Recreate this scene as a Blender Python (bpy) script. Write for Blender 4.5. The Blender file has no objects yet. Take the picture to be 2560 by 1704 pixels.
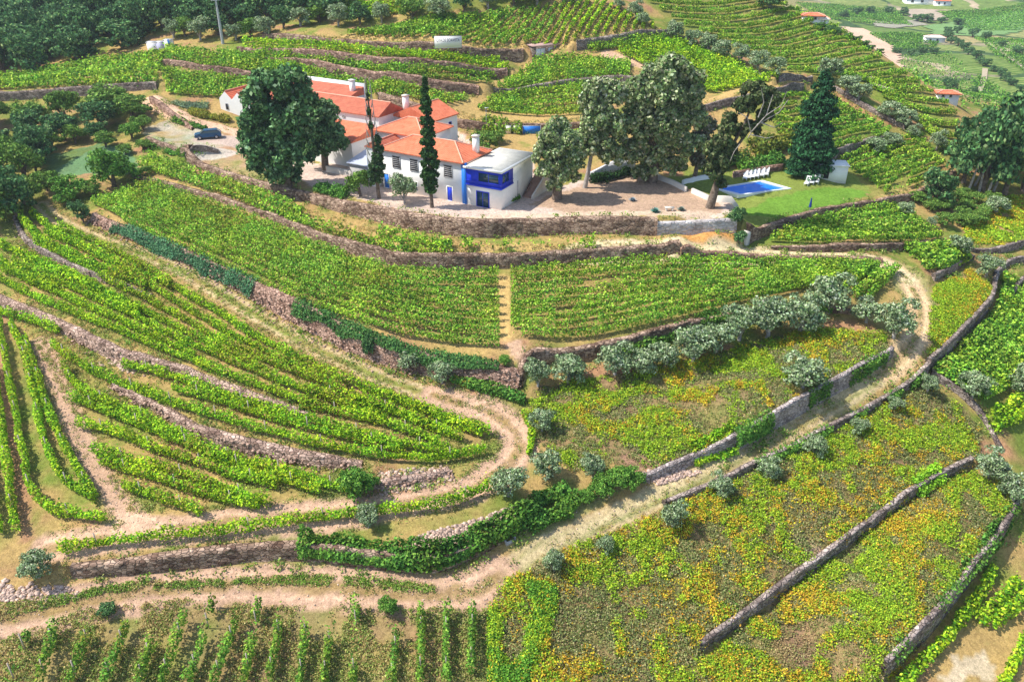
import bpy, math, random, time
import numpy as np
from mathutils import Vector
T0 = time.time()
random.seed(7)
rng = np.random.default_rng(7)
sc = bpy.context.scene
COL = sc.collection
# ------------------------------------------------------------------ camera, sky, sun
CAM = np.array([0.0, 0.0, 52.0]); PITCH = math.radians(29.0); FPX = 1831.0
cd = bpy.data.cameras.new('camera'); cam = bpy.data.objects.new('camera', cd); COL.objects.link(cam)
cam.location = CAM; cam.rotation_euler = (math.pi/2 - PITCH, 0, 0)
cd.sensor_width = 36.0; cd.lens = 36.0*FPX/2356.0; cd.clip_start = 0.5; cd.clip_end = 6000
sc.camera = cam
SUN_EL = math.radians(55); SUN_DIR = np.array([-0.999, -0.02])      # horizontal direction towards the sun
w = bpy.data.worlds.new('World'); sc.world = w; w.use_nodes = True
nt = w.node_tree; bg = nt.nodes['Background']
sky = nt.nodes.new('ShaderNodeTexSky'); sky.sky_type = 'NISHITA'; sky.sun_disc = False
sky.sun_elevation = SUN_EL; sky.sun_rotation = math.atan2(SUN_DIR[0], SUN_DIR[1])
nt.links.new(sky.outputs[0], bg.inputs[0]); bg.inputs[1].default_value = 0.15
sd = bpy.data.lights.new('sun', 'SUN'); sun = bpy.data.objects.new('sun', sd); COL.objects.link(sun)
sd.energy = 4.4; sd.angle = math.radians(0.53); sd.color = (1.0, 0.95, 0.87)
dv = Vector((SUN_DIR[0]*math.cos(SUN_EL), SUN_DIR[1]*math.cos(SUN_EL), math.sin(SUN_EL)))
sun.rotation_euler = dv.to_track_quat('Z', 'Y').to_euler()
sc.view_settings.view_transform = 'Standard'; sc.view_settings.look = 'None'
sc.view_settings.exposure = 0.47; sc.view_settings.gamma = 1.0
sc.render.engine = 'CYCLES'
sc.cycles.max_bounces = 5; sc.cycles.diffuse_bounces = 3; sc.cycles.transmission_bounces = 2; sc.cycles.glossy_bounces = 2
sc.cycles.transparent_max_bounces = 4

# ------------------------------------------------------------------ small maths
_f = np.array([0, math.cos(PITCH), -math.sin(PITCH)]); _u = np.array([0, math.sin(PITCH), math.cos(PITCH)]); _r = np.array([1.0, 0, 0])
def rays(P):
    P = np.atleast_2d(np.asarray(P, float))
    return _f[None] + ((P[:, 0]-1178)/FPX)[:, None]*_r + ((784-P[:, 1])/FPX)[:, None]*_u
def vn(x, y, s, seed=0):
    x = np.asarray(x, float)/s + 1000.0; y = np.asarray(y, float)/s + 1000.0
    ix = np.floor(x).astype(np.int64); iy = np.floor(y).astype(np.int64)
    fx = x-ix; fy = y-iy; fx = fx*fx*(3-2*fx); fy = fy*fy*(3-2*fy)
    def h(a, b):
        v = (a*374761393 + b*668265263 + seed*982451653) & 0xffffffff
        v = ((v ^ (v >> 13))*1274126177) & 0xffffffff
        v = v ^ (v >> 16)
        return (v & 0xffff)/65535.0
    return (h(ix, iy)*(1-fx)+h(ix+1, iy)*fx)*(1-fy) + (h(ix, iy+1)*(1-fx)+h(ix+1, iy+1)*fx)*fy
def fbm(x, y, s, seed=0, n=3):
    v = 0; a = 1; t = 0
    for k in range(n):
        v = v + a*vn(x, y, s/(2**k), seed+k*17); t += a; a *= .55
    return v/t
def sst(a, b, x):
    t = np.clip((x-a)/(b-a), 0, 1); return t*t*(3-2*t)
def pip(x, y, poly):
    poly = np.asarray(poly, float); inside = np.zeros(x.shape, bool); n = len(poly)
    m = (x >= poly[:, 0].min()) & (x <= poly[:, 0].max()) & (y >= poly[:, 1].min()) & (y <= poly[:, 1].max())
    xs = x[m]; ys = y[m]; ins = np.zeros(xs.shape, bool)
    for i in range(n):
        x0, y0 = poly[i]; x1, y1 = poly[(i+1) % n]
        if y0 == y1: continue
        c = ((y0 > ys) != (y1 > ys)) & (xs < (x1-x0)*(ys-y0)/(y1-y0)+x0)
        ins ^= c
    inside[m] = ins
    return inside
def polydist(x, y, pts, maxd=30.0):
    """distance, signed side (+ = left of direction), param along, lateral overshoot"""
    pts = np.asarray(pts, float)[:, :2]
    D = np.full(x.shape, 1e9); S = np.zeros(x.shape); L = np.zeros(x.shape); O = np.zeros(x.shape)
    acc = 0.0; n = len(pts)-1
    m = (x > pts[:, 0].min()-maxd) & (x < pts[:, 0].max()+maxd) & (y > pts[:, 1].min()-maxd) & (y < pts[:, 1].max()+maxd)
    xs = x[m]; ys = y[m]; d_ = np.full(xs.shape, 1e9); s_ = np.zeros(xs.shape); l_ = np.zeros(xs.shape); o_ = np.zeros(xs.shape)
    for i in range(n):
        a = pts[i]; b = pts[i+1]; v = b-a; ln = np.hypot(*v) + 1e-9; v = v/ln
        rx = xs-a[0]; ry = ys-a[1]
        t = rx*v[0]+ry*v[1]; tc = np.clip(t, 0, ln)
        d = np.hypot(rx-tc*v[0], ry-tc*v[1]); side = v[0]*ry - v[1]*rx
        over = np.zeros(xs.shape)
        if i == 0: over = np.maximum(over, -t)
        if i == n-1: over = np.maximum(over, t-ln)
        k = d < d_
        d_[k] = d[k]; s_[k] = np.sign(side)[k]; l_[k] = (acc+tc)[k]; o_[k] = over[k]
        acc += ln
    D[m] = d_; S[m] = s_; L[m] = l_; O[m] = o_
    return D, S, L, O
def smooth(P, step=1.0, it=2):
    """Chaikin corner cutting then even resampling of a polyline (any dimension)"""
    P = np.asarray(P, float)
    for _ in range(it):
        Q = [P[0]]
        for i in range(len(P)-1):
            Q.append(.75*P[i]+.25*P[i+1]); Q.append(.25*P[i]+.75*P[i+1])
        Q.append(P[-1]); P = np.array(Q)
    return resample(P, step)
def resample(P, step=None, n=None):
    P = np.asarray(P, float)
    s = np.r_[0, np.cumsum(np.hypot(*(P[1:, :2]-P[:-1, :2]).T))]
    if n is None: n = max(2, int(s[-1]/step)+1)
    t = np.linspace(0, s[-1], n)
    return np.stack([np.interp(t, s, P[:, k]) for k in range(P.shape[1])], 1)

# ------------------------------------------------------------------ hill: thin-plate surface through measured heights
CP = [(1178,1568,0),(700,1568,.3),(0,1568,1.5),(-300,1568,2.5),(1800,1568,-3.2),(2356,1568,-6),(2650,1568,-8),
 (600,1360,2),(100,1400,3),(1100,1380,1.6),(-200,1300,4.5),(1178,1180,4.6),(600,1200,4.4),(150,1250,4.2),(820,1100,5.6),
 (300,1000,6.8),(0,900,7.6),(0,690,9.2),(300,800,8.8),(700,900,8.0),(1000,900,6.8),(1200,960,5.8),(700,790,9.0),(500,690,10.4),(300,600,11.6),(120,500,12.6),
 (-250,700,10),(-250,450,14),(1170,790,9.4),(900,700,11.0),(1170,640,12),(700,560,13.0),(300,430,14.4),(1500,700,11.0),(1900,620,11.6),
 (870,540,14.0),(1170,560,13.6),(1500,560,13.4),(1000,470,15.9),(1400,450,15.9),(1178,380,16.4),(650,400,16.0),(480,330,17.4),(350,220,20.5),
 (200,320,16.5),(50,300,16.0),(1700,420,15.6),(1900,400,15.2),(1850,520,13.0),(2190,400,13.2),(2000,460,13.4),(1700,560,13),
 (2110,640,11.2),(2060,800,8.0),(2356,560,8.2),(2356,800,3.8),(2250,700,7.0),(1850,850,7.2),(1500,900,7.0),(1400,1050,5.2),(1700,1050,4.6),
 (1400,1180,3.2),(1300,1260,2.4),(1900,1000,4.4),(2120,860,6.0),(1600,1300,.6),(1900,1250,.2),(2200,1000,2.2),(2356,1100,-.5),(2356,1350,-4),(2050,1400,-2.6),(2600,900,0),(2650,600,4),
 (700,250,18.2),(900,270,18.2),(1200,290,17.6),(560,200,21.4),(1050,235,20.2),(1300,200,21.6),(1150,170,23),(750,150,24.6),(1000,150,25),(400,140,24.5),
 (1033,108,27.5),(700,85,28),(1250,120,26.5),(1500,80,29),(1200,60,30),(1350,5,34),(900,45,31),(600,60,28.5),(1000,0,34.5),
 (150,170,21.5),(0,200,19.5),(-200,150,20.5),(200,90,24.5),(400,20,30.5),(0,20,26),(-250,0,25),(700,0,33),
 (1700,200,23),(1850,210,21.5),(1600,150,25),(1800,90,27),(1650,20,31.5),(1780,5,31.5),(1920,60,28),(2010,125,25),(2110,190,21.8),(2200,255,18.6),(2210,310,16),(2190,345,14.8),
 (1850,300,18.6),(2050,300,17),(2000,350,15.8)]
pts = []
for X, Y, z in CP:
    d = rays((X, Y))[0]; t = (z-52)/d[2]; pts.append((d[0]*t, d[1]*t, z))
_CR = [(1780,5),(1920,60),(2010,125),(2110,190),(2200,255)]
crest = [p for p, c in zip(pts, CP) if c[:2] in _CR]
for p in crest:
    pts.append((p[0]+14, p[1]+7, p[2]-7)); pts.append((p[0]+32, p[1]+14, p[2]-20))
def far_h(x, y):
    d = np.hypot(x, y)
    return -16 + 9*(fbm(x, y, 170, 5)-.5)*2 + 22*sst(520, 1000, d) + 25*sst(900, 1700, d)*fbm(x, y, 420, 9) - 16*sst(120, -150, y)*0
for gx, gy in ((190,60),(200,120),(215,190),(230,260),(175,10)):
    pts.append((gx, gy, {60:-10,120:-12,190:-14,260:-15,10:-12}[gy]))
for gx, gy, z in ((-180,270,30),(-100,275,35),(-20,275,38),(50,275,34),(95,270,12),(-180,180,24),(-170,100,17),(-120,50,6),(-60,15,0),(0,10,-2),(60,15,-4),(120,20,-9)):
    pts.append((gx, gy, z))
pts = np.array(pts); _pc = pts[:, :2]/100.0; _pz = pts[:, 2]
def _phi(r2): return np.where(r2 > 0, .5*r2*np.log(np.maximum(r2, 1e-12)), 0)
_n = len(pts); K = _phi(((_pc[:, None]-_pc[None])**2).sum(-1)) + np.eye(_n)*0.003
_A = np.zeros((_n+3, _n+3)); _A[:_n, :_n] = K; _A[:_n, _n] = 1; _A[:_n, _n+1:] = _pc; _A[_n, :_n] = 1; _A[_n+1:, :_n] = _pc.T
_w = np.linalg.solve(_A, np.r_[_pz, 0, 0, 0])
def tps(x, y):
    sh = x.shape; q = np.stack([x.ravel(), y.ravel()], 1)/100.0; out = np.empty(len(q))
    for i in range(0, len(q), 20000):
        b = q[i:i+20000]; r2 = ((b[:, None]-_pc[None])**2).sum(-1)
        out[i:i+20000] = _phi(r2)@_w[:_n] + _w[_n] + b@_w[_n+1:]
    return out.reshape(sh)
def h_base(x, y):
    xc = np.clip(x, -180, 215); yc = np.clip(y, 14, 275); dd = np.hypot(x-xc, y-yc)
    hill = tps(xc, yc) - .12*dd
    k = 2.5; f = far_h(x, y)
    return np.maximum(hill, f) + 0.0
# near grid
NX0, NX1, NY0, NY1, NS = -168.0, 174.0, 24.0, 270.0, 0.4
nx = int(round((NX1-NX0)/NS))+1; ny = int(round((NY1-NY0)/NS))+1
# evaluate the smooth hill on a 2 m lattice, then interpolate with cubic-ish bilinear refinement
cx = np.arange(NX0-2, NX1+2.1, 1.5); cy = np.arange(NY0-2, NY1+2.1, 1.5)
CXg, CYg = np.meshgrid(cx, cy, indexing='ij'); CH = h_base(CXg, CYg)
def bil(G, x0, y0, s, x, y):
    fx = (np.asarray(x)-x0)/s; fy = (np.asarray(y)-y0)/s
    ix = np.clip(np.floor(fx).astype(int), 0, G.shape[0]-2); iy = np.clip(np.floor(fy).astype(int), 0, G.shape[1]-2)
    fx = np.clip(fx-ix, 0, 1); fy = np.clip(fy-iy, 0, 1)
    return (G[ix, iy]*(1-fx)+G[ix+1, iy]*fx)*(1-fy) + (G[ix, iy+1]*(1-fx)+G[ix+1, iy+1]*fx)*fy
gx = NX0+NS*np.arange(nx); gy = NY0+NS*np.arange(ny)
GX, GY = np.meshgrid(gx, gy, indexing='ij')
GH = bil(CH, cx[0], cy[0], 1.5, GX, GY)
# far grid
FX0, FX1, FY0, FY1, FS = -906.0, 1494.0, -120.0, 1800.0, 6.0
fgx = np.arange(FX0, FX1+.1, FS); fgy = np.arange(FY0, FY1+.1, FS)
FGX, FGY = np.meshgrid(fgx, fgy, indexing='ij'); FH = h_base(FGX, FGY)
def H(x, y):
    x = np.asarray(x, float); y = np.asarray(y, float)
    m = (x >= NX0) & (x <= NX1) & (y >= NY0) & (y <= NY1)
    return np.where(m, bil(GH, NX0, NY0, NS, x, y), bil(FH, FX0, FY0, FS, x, y))
_T = 28*1.0045**np.arange(0, 900)
def cast(P):
    """image points -> points on the terrain as it stands now (N,3)"""
    d = rays(P); q = CAM[None, None]+d[:, None]*_T[None, :, None]
    g = q[..., 2]-H(q[..., 0], q[..., 1]); hit = g < 0
    i = np.argmax(hit, 1); i = np.where(hit.any(1), np.maximum(i, 1), len(_T)-1)
    k = np.arange(len(i)); g0 = g[k, i-1]; g1 = g[k, i]; f = np.clip(g0/(g0-g1+1e-9), 0, 1)
    t = _T[i-1]+(_T[i]-_T[i-1])*f; p = CAM+d*t[:, None]; p[:, 2] = H(p[:, 0], p[:, 1])
    return p
def ppm(p):           # image pixels (2356 wide frame) per metre at a world point
    return FPX/float(np.dot(np.asarray(p)-CAM, _f))
def tag(o, label=None, cat=None, group=None, kind=None):
    if label: o['label'] = label
    if cat: o['category'] = cat
    if group: o['group'] = group
    if kind: o['kind'] = kind
    return o
# ------------------------------------------------------------------ terraces: each wall lifts the ground behind it
# name, foot polyline (image points, uphill on the left hand), height(s), depth of the lifted strip, batter, label, tone
WALLS = [
 ('bank_low', [(165,1335),(300,1328),(450,1310),(600,1292),(720,1292),(850,1312),(1000,1326),(1090,1292),(1200,1225)], [1.0,1.4,1.5,1.6,1.7,1.9,1.9,1.5,.8], 12, .3, 'long dry stone wall above the wide lower dirt road, hedge over its right end', 'warm'),
 ('br', [(2030,1575),(2150,1455),(2230,1345),(2300,1255),(2345,1170)], [3.3,3.3,3.0,2.6,1.6], 10, .1, 'dark shaded stone wall at the bottom right corner with vines at its foot', 'grey'),
 ('kk', [(1610,1503),(1750,1402),(1888,1303),(2000,1222),(2100,1142),(2235,1075)], [.7,1.2,1.4,1.4,1.4,1.1], 10, 0, 'long straight stone wall cutting diagonally through the overgrown slope', 'grey'),
 ('road_lower', [(1530,1170),(1600,1142),(1660,1116),(1785,1058),(1905,998),(2055,918),(2132,872)], [.15,.3,.45,.5,.5,.45,.4], 6, 0, 'low stone edge wall on the downhill side of the grassy track', 'grey'),
 ('right_low', [(2140,870),(2200,905),(2260,960),(2300,1040)], [.5,.9,.9,.5], 5, 0, 'broken stone wall running down from the track end past a round olive', 'grey'),
 ('w16', [(250,897),(380,968),(470,1030),(600,1056),(700,1077),(830,1088)], [.5,1.0,1.5,1.5,1.3,.6], 9, .5, 'crumbled rubble terrace wall low in the left vineyard', 'pale'),
 ('w14', [(-30,695),(60,730),(130,765),(230,822),(330,848),(450,880),(600,935),(700,962)], [1.3,1.4,1.5,1.8,1.4,1.1,.8,.4], 9, .5, 'tumbled pale stone terrace wall crossing the left vineyard', 'pale'),
 ('w15', [(28,505),(50,562),(130,606),(250,657),(345,690)], [.5,1.1,1.0,.8,.3], 8, .2, 'narrow curved stone wall at the upper left vineyard edge', 'grey'),
 ('rubble', [(830,1135),(950,1122),(1040,1095)], [.5,.9,.4], 6, .5, 'short rubble bank beside the round dark tree', 'pale'),
 ('mid9', [(1480,1112),(1600,1068),(1700,1040),(1810,972),(1960,885),(2052,828)], [.3,1.2,2.9,2.9,2.5,1.4], 10, .05, 'tall mortared stone wall along the upper side of the grassy track', 'mort'),
 ('w13', [(1203,893),(1214,850),(1300,840),(1400,826),(1550,782),(1700,742),(1850,715),(1960,725)], [.5,1.9,2.0,2.0,1.9,1.6,1.1,.4], 9, .1, 'stone wall with a pale capped edge behind the row of olives', 'warm'),
 ('w2', [(200,514),(300,558),(450,624),(560,682),(680,752),(800,815),(900,852),(1020,876),(1190,902)], [.8,1.3,1.7,2.3,3.1,3.3,2.8,2.2,1.0], 13, 1.0, 'broad crumbling stone embankment below the middle vineyard', 'pink'),
 ('w7', [(2135,858),(2200,802),(2283,712),(2288,655)], [1.6,2.0,2.0,1.2], 8, 0, 'dark shaded stone wall beside the right hand vineyard rows', 'grey'),
 ('w8', [(2290,655),(2312,620),(2370,606)], [1.0,1.2,1.2], 5, 0, 'curved stone wall at the right edge above the striped vineyard', 'grey'),
 ('w8b', [(2330,690),(2345,660),(2380,650)], [.8,1.2,1.2], 5, 0, 'short stone wall end at the far right edge beside the vines', 'grey'),
 ('w6', [(2150,648),(2200,622),(2240,600)], [1.0,1.5,1.1], 6, 0, 'short dark stone wall right of the road bend', 'grey'),
 ('w6b', [(2215,572),(2300,585),(2340,573),(2400,556)], [.4,1.3,1.5,1.5], 6, 0, 'curved dark stone wall under the yellow green plot at the right', 'grey'),
 ('w3', [(300,408),(450,452),(600,498),(740,565),(870,608),(960,624),(1100,622),(1280,612),(1450,600),(1562,598)], [.4,.7,.9,1.5,2.2,2.3,2.3,2.2,2.2,2.1], 9, .25, 'long curving stone wall below the upper vine terrace and road', 'warm'),
 ('w3b', [(1566,604),(1700,600),(1850,604),(2030,606)], [1.2,1.0,.8,.5], 5, .1, 'low stone wall under the pale dirt road, right half', 'pink'),
 ('w5', [(1775,574),(1900,582),(2050,582),(2165,560)], [.5,1.3,1.3,.6], 7, 0, 'brown stone wall above the pale road at the right', 'warm'),
 ('w4', [(415,372),(560,425),(720,472),(850,507),(950,532),(1100,549),(1180,544),(1300,541),(1515,545),(1690,560)], [.8,1.2,2.0,2.7,3.2,3.5,3.5,3.4,3.4,3.0], 12, .30, 'high stone retaining wall under the courtyard of the white house', 'warm'),
 ('w4r', [(1722,562),(1790,535),(1860,507),(1960,487),(2075,470),(2140,450),(2198,410)], [2.0,2.0,1.5,1.3,1.3,1.3,1.0], 10, .1, 'stone wall below the pool lawn and the small right hand vineyard', 'warm'),
 ('cp', [(335,330),(438,366)], [1.0,1.5], 6, .1, 'stone wall under the gravel parking place', 'warm'),
 ('cp2', [(441,368),(505,352)], [1.5,.5], 5, .0, 'short shaded stone wall by the parking corner', 'grey'),
 ('drive', [(345,240),(400,275),(440,298)], [1.4,1.4,.5], 4, .1, 'stone wall below the pale driveway by the dark trees', 'pink'),
 ('we', [(-30,236),(100,226),(230,218),(362,208)], [2.2,2.2,2.0,1.5], 10, 0, 'dark wall behind the trees at the left edge', 'grey'),
 ('k', [(1900,378),(1989,340),(2030,325)], [1.8,1.6,.6], 6, 0, 'grey stone wall behind the conifer above the small vineyard', 'grey'),
 ('wd', [(870,238),(1000,275),(1075,303),(1200,305),(1335,300)], [2.4,2.4,1.9,1.9,1.7], 8, 0, 'wall behind the house with blue and white doors in it', 'warm'),
 ('wc', [(345,150),(500,172),(656,196)], [.9,1.3,1.4], 6, .1, 'stone wall above the vines left of the farm buildings', 'pink'),
 ('wj', [(1610,262),(1765,233),(1848,210)], [1.5,1.7,1.7], 6, 0, 'dark terrace wall beside the big conifer', 'grey'),
 ('wh', [(1136,218),(1288,203),(1337,197),(1450,190)], [1.2,1.4,1.4,1.2], 6, 0, 'dark stone wall between two vine plots above the house', 'grey'),
 ('wc3', [(600,146),(700,160),(802,180),(974,204),(1102,222)], [1.2,1.8,2.0,2.0,2.0], 7, .1, 'third stone terrace wall down from the white sign', 'pink'),
 ('wb', [(545,122),(680,132),(758,142),(958,163),(1168,180)], [1.0,1.5,1.9,2.0,1.9], 7, .1, 'second stone terrace wall down from the white sign', 'pink'),
 ('wa', [(600,90),(700,103),(833,114),(1002,126),(1205,142)], [1.2,1.9,2.2,2.4,2.6], 9, .1, 'stone terrace wall directly behind the white sign', 'warm'),
 ('wi', [(1790,196),(1868,192)], [1.7,1.5], 5, 0, 'short dark stone wall among the olives right of the plane trees', 'grey'),
 ('wf', [(1327,118),(1400,105),(1534,88)], [1.8,1.9,1.7], 9, 0, 'dark stone wall under the striped vineyard on the hilltop', 'grey'),
 ('wo1', [(1575,98),(1650,128),(1720,160),(1792,182)], [.6,.7,.7,.6], 5, 0, 'dark low wall under the diagonal line of olives', 'grey'),
 ('wo2', [(1895,192),(1960,235),(2020,268),(2080,300)], [.7,1.1,1.2,.8], 5, 0, 'dark stone wall under the olives on the right hand hillside', 'grey'),
]
walls = []
for key, foot, hs, depth, batter, label, tone in WALLS:
    F = cast(foot)[:, :2]; A = np.c_[F, np.array(hs, float)*.66]
    A = smooth(A, .55, 2)
    D, S, L, O = polydist(GX, GY, A, depth+4)
    s = np.r_[0, np.cumsum(np.hypot(*(A[1:, :2]-A[:-1, :2]).T))]
    hh = np.interp(L, s, A[:, 2])*(D < 1e8)
    b0 = .35+batter
    up = (S > 0) & (D < depth)
    lat = 1-sst(.2, 3.5, O)
    fall = (1-sst(depth*.25, depth, D))
    ramp = sst(b0-.25, b0+.35, D)
    GH += np.where(up, hh*ramp*fall*lat, 0)
    walls.append((key, A, batter, label, tone, depth))
def wpoly(P): return cast(P)[:, :2]
def flatten(P, z, edge=2.5, world=False):
    poly = np.asarray(P) if world else wpoly(P)
    m = pip(GX, GY, poly); d, _, _, _ = polydist(GX[m], GY[m], np.r_[poly, poly[:1]], 60)
    wgt = sst(0, edge, d); GH[m] = GH[m]*(1-wgt)+z*wgt
Z_YARD, Z_LAWN = 16.3, 15.4
YARD = [(560,375),(640,395),(720,428),(850,462),(950,488),(1098,508),(1300,500),(1515,492),(1690,492),(1700,484),(1640,462),(1520,412),(1400,402),(1235,440),(1230,380),(1110,350),(1060,300),(940,270),(750,300),(740,380),(640,350)]
LAWN = [(1530,408),(1600,398),(1700,385),(1800,376),(1905,382),(1960,398),(2000,440),(1950,470),(1850,495),(1780,512),(1720,515),(1690,480),(1600,440)]
flatten(YARD, Z_YARD, 1.2); flatten([(1560,412),(1700,388),(1800,378),(1900,385),(1955,402),(1900,450),(1780,462),(1690,462),(1600,432)], Z_LAWN, 3.0)
flatten([(330,292),(400,268),(520,312),(560,335),(520,345),(437,352),(350,325)], float(cast((450,320))[0, 2]), 3.0)
POOL = cast([(1650,433),(1750,418),(1809,434),(1703,452.5)])[:, :2]
_b = cast([(1640,566)])[0]; GH += 1.7*np.exp(-(((GX-_b[0])/3.2)**2+((GY-_b[1]-.6)/1.5)**2)**1.5)
# gentle natural unevenness
_lv = 1-.85*(pip(GX, GY, wpoly(YARD)) | pip(GX, GY, wpoly(LAWN)))
GH += .22*_lv*(fbm(GX, GY, 5.0, 31)-.5) + .5*(fbm(GX, GY, 16.0, 3)-.5)*(GY > 140)
_pc0 = POOL.mean(0); GH[pip(GX, GY, _pc0+(POOL-_pc0)*1.03)] = Z_LAWN-1.4
# ------------------------------------------------------------------ ground colours (what the ground is made of, nothing lit)
def c3(*v): return np.array(v, float)
GC = np.zeros((nx, ny, 3)); n1 = fbm(GX, GY, 9, 1); n2 = fbm(GX, GY, 2.2, 2, 3); n3 = vn(GX, GY, .8, 8)
C_DRY = c3(.46,.31,.12); C_GRN = c3(.17,.22,.04); C_SOIL = c3(.40,.22,.12); C_PINK = c3(.60,.385,.26); C_PURP = c3(.27,.155,.105)
def mix(m, col, img=GC):
    img[...] = img*(1-m[..., None])+col*m[..., None]
GC[...] = C_DRY
mix(sst(.38, .68, n1*.5+n2*.5), C_GRN); mix(sst(.55, .8, fbm(GX, GY, 4, 12)), C_SOIL)
ZONE = np.zeros((nx, ny), np.uint8)     # 0 ground 1 dirt road 2 courtyard 3 lawn 4 gravel 5 track
def edge_noise(): return (fbm(GX, GY, 1.6, 55)-.5)
EN = edge_noise()
def area(P, col, strength=1.0, noise=0.0, seed=0, zone=None, world=False, soft=.8):
    poly = np.asarray(P) if world else wpoly(P)
    jx = GX+EN*2.2*soft; jy = GY+(fbm(GX, GY, 1.6, 77)-.5)*2.2*soft
    m = pip(jx, jy, poly).astype(float)
    if zone is not None: ZONE[m > .5] = zone
    if noise: m = m*sst(.5-noise/2, .5+noise/2, fbm(GX, GY, 3, seed))
    mix(m*strength, col)
PATHS = []
def path(P, width, col, centre=None, zone=None, rut=.0, strength=1.0, streak=None, rutcol=None):
    A = smooth(cast(P)[:, :2], 1.0, 3)
    if zone in (1, 5) and width > 2: PATHS.append((A, width, zone))
    D, S, L, O = polydist(GX, GY, A, width+4)
    d = D+EN*width*.35
    m = 1-sst(width*.5-.25, width*.5+.25, d)
    mix(m*strength, col)
    if streak is not None: mix(m*sst(.42, .62, vn(D*S+50, L/11, .5, 5))*.75, streak)
    if zone is not None: ZONE[(m > .5)] = zone
    if centre is not None:
        cmask = (1-sst(width*.10, width*.20, np.abs(d)))*(.55+.45*n3)
        mix(cmask, centre)
    if rut:
        for o_ in (-rut, rut):
            mk = (1-sst(.12, .34, np.abs(D*S-o_+EN*.25)))*(.55+.45*n3); mix(mk, np.minimum(np.asarray(col)*1.35, .8) if rutcol is None else rutcol)
    return A
# overgrown plots: brown-purple soil
K1 = [(1215,905),(1300,880),(1500,855),(1700,800),(1850,760),(2030,770),(2050,815),(1960,872),(1810,955),(1700,1020),(1600,1052),(1420,1075),(1300,1080),(1225,990)]
K2 = [(1130,1372),(1180,1330),(1300,1265),(1500,1185),(1640,1125),(1800,1060),(2000,955),(2125,885),(2200,930),(2262,990),(2232,1068),(2100,1135),(1990,1215),(1885,1295),(1750,1392),(1605,1490),(1590,1600),(1130,1600)]
K3 = [(1620,1520),(1750,1412),(1890,1312),(2005,1230),(2105,1150),(2235,1090),(2325,1130),(2330,1180),(2290,1240),(2225,1325),(2140,1440),(2010,1600),(1600,1600)]
K4 = [(2150,665),(2230,620),(2275,660),(2275,705),(2195,790),(2135,835),(2140,740)]
K5 = [(2215,500),(2300,455),(2380,450),(2380,550),(2300,565),(2225,555)]
for P in (K1, K2, K3): area(P, C_PURP*1.05, .95); area(P, C_GRN*1.05, .75, .8, 21); area(P, C_DRY*.8, .5, .6, 22)
area(K4, C_DRY, .8); area(K5, C_DRY*.9, .7)
area([(1420,1040),(1500,1020),(1600,1055),(1560,1100),(1480,1110)], C_PURP*1.3, .8)
# sandy / grassy strips
area([(0,1568),(1120,1568),(1120,1400),(850,1385),(500,1370),(200,1410),(0,1450)], c3(.27,.26,.08), .8, .9, 6); area([(0,1568),(1120,1568),(1120,1400),(850,1385),(500,1370),(200,1410),(0,1450)], C_PURP*1.1, .6, .7, 61)
area([(0,1420),(200,1378),(450,1335),(300,1335),(0,1390)], C_GRN*.95, .9); area([(400,1330),(700,1300),(860,1330),(700,1345)], C_GRN*.95, .8)
area([(2130,1568),(2200,1480),(2300,1400),(2380,1400),(2380,1568)], C_DRY*1.05, 1); area([(2160,1568),(2200,1510),(2260,1500),(2290,1540),(2270,1568)], c3(.62,.50,.34), .9)
area([(60,520),(330,600),(560,730),(800,870),(1000,950),(1130,1003),(1110,1050),(850,1060),(700,1030),(420,960),(150,830),(300,800),(0,690),(0,560)], C_DRY*1.0, .6, .9, 14)
area([(200,1050),(260,1130),(330,1200),(480,1215),(700,1180),(820,1160),(700,1135),(500,1190),(300,1170)], C_DRY*1.05, .7)
# green floor between dense vines
MID_L = [(205,462),(330,415),(450,462),(600,508),(740,575),(870,618),(960,634),(1150,632),(1150,770),(1050,765),(900,740),(750,715),(620,640),(450,570),(300,500)]
MID_R = [(1172,634),(1300,624),(1450,612),(1600,606),(1850,612),(2030,618),(2060,640),(2040,690),(1950,700),(1900,680),(1800,690),(1650,720),(1500,765),(1350,785),(1220,790),(1172,770)]
for P in (MID_L, MID_R): area(P, C_DRY*.8, .8); area(P, C_GRN*.9, .5, .8, 71)
# strips between middle vines and embankment: dry
area([(150,480),(300,512),(450,582),(600,662),(730,722),(900,760),(1100,795),(1200,800),(1180,835),(1000,800),(850,768),(700,728),(560,655),(400,570),(230,500)], C_DRY*1.05, .8)
area([(1165,780),(1200,780),(1215,830),(1205,890),(1150,890),(1190,840)], C_PINK*.9, .9)
area([(940,860),(1190,845),(1205,900),(1180,920),(1050,880)], C_SOIL*1.1, .8, .9, 4)
# upper terrace by the courtyard wall, dry and pinkish
area([(560,440),(720,485),(850,520),(950,545),(1100,560),(1500,556),(1700,570),(1500,572),(1100,580),(900,570),(740,520),(600,470)], C_DRY*1.1, .85)
area([(340,400),(560,470),(700,525),(900,575),(1100,585),(1300,580),(1560,572),(1560,582),(1300,592),(1100,597),(900,588),(700,540),(560,487),(340,412)], C_DRY*1.2, .9)
area([(440,345),(560,335),(640,395),(720,430),(850,470),(780,468),(640,440),(520,395),(430,365)], C_PINK*.85, .9, .9, 9)
area([(1575,535),(1690,520),(1706,562),(1640,570),(1555,566)], c3(.62,.31,.10), .95)
area([(1930,60),(1990,75),(2050,105),(2075,140),(2040,130),(1990,95),(1940,78)], C_PINK, .9)
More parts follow.
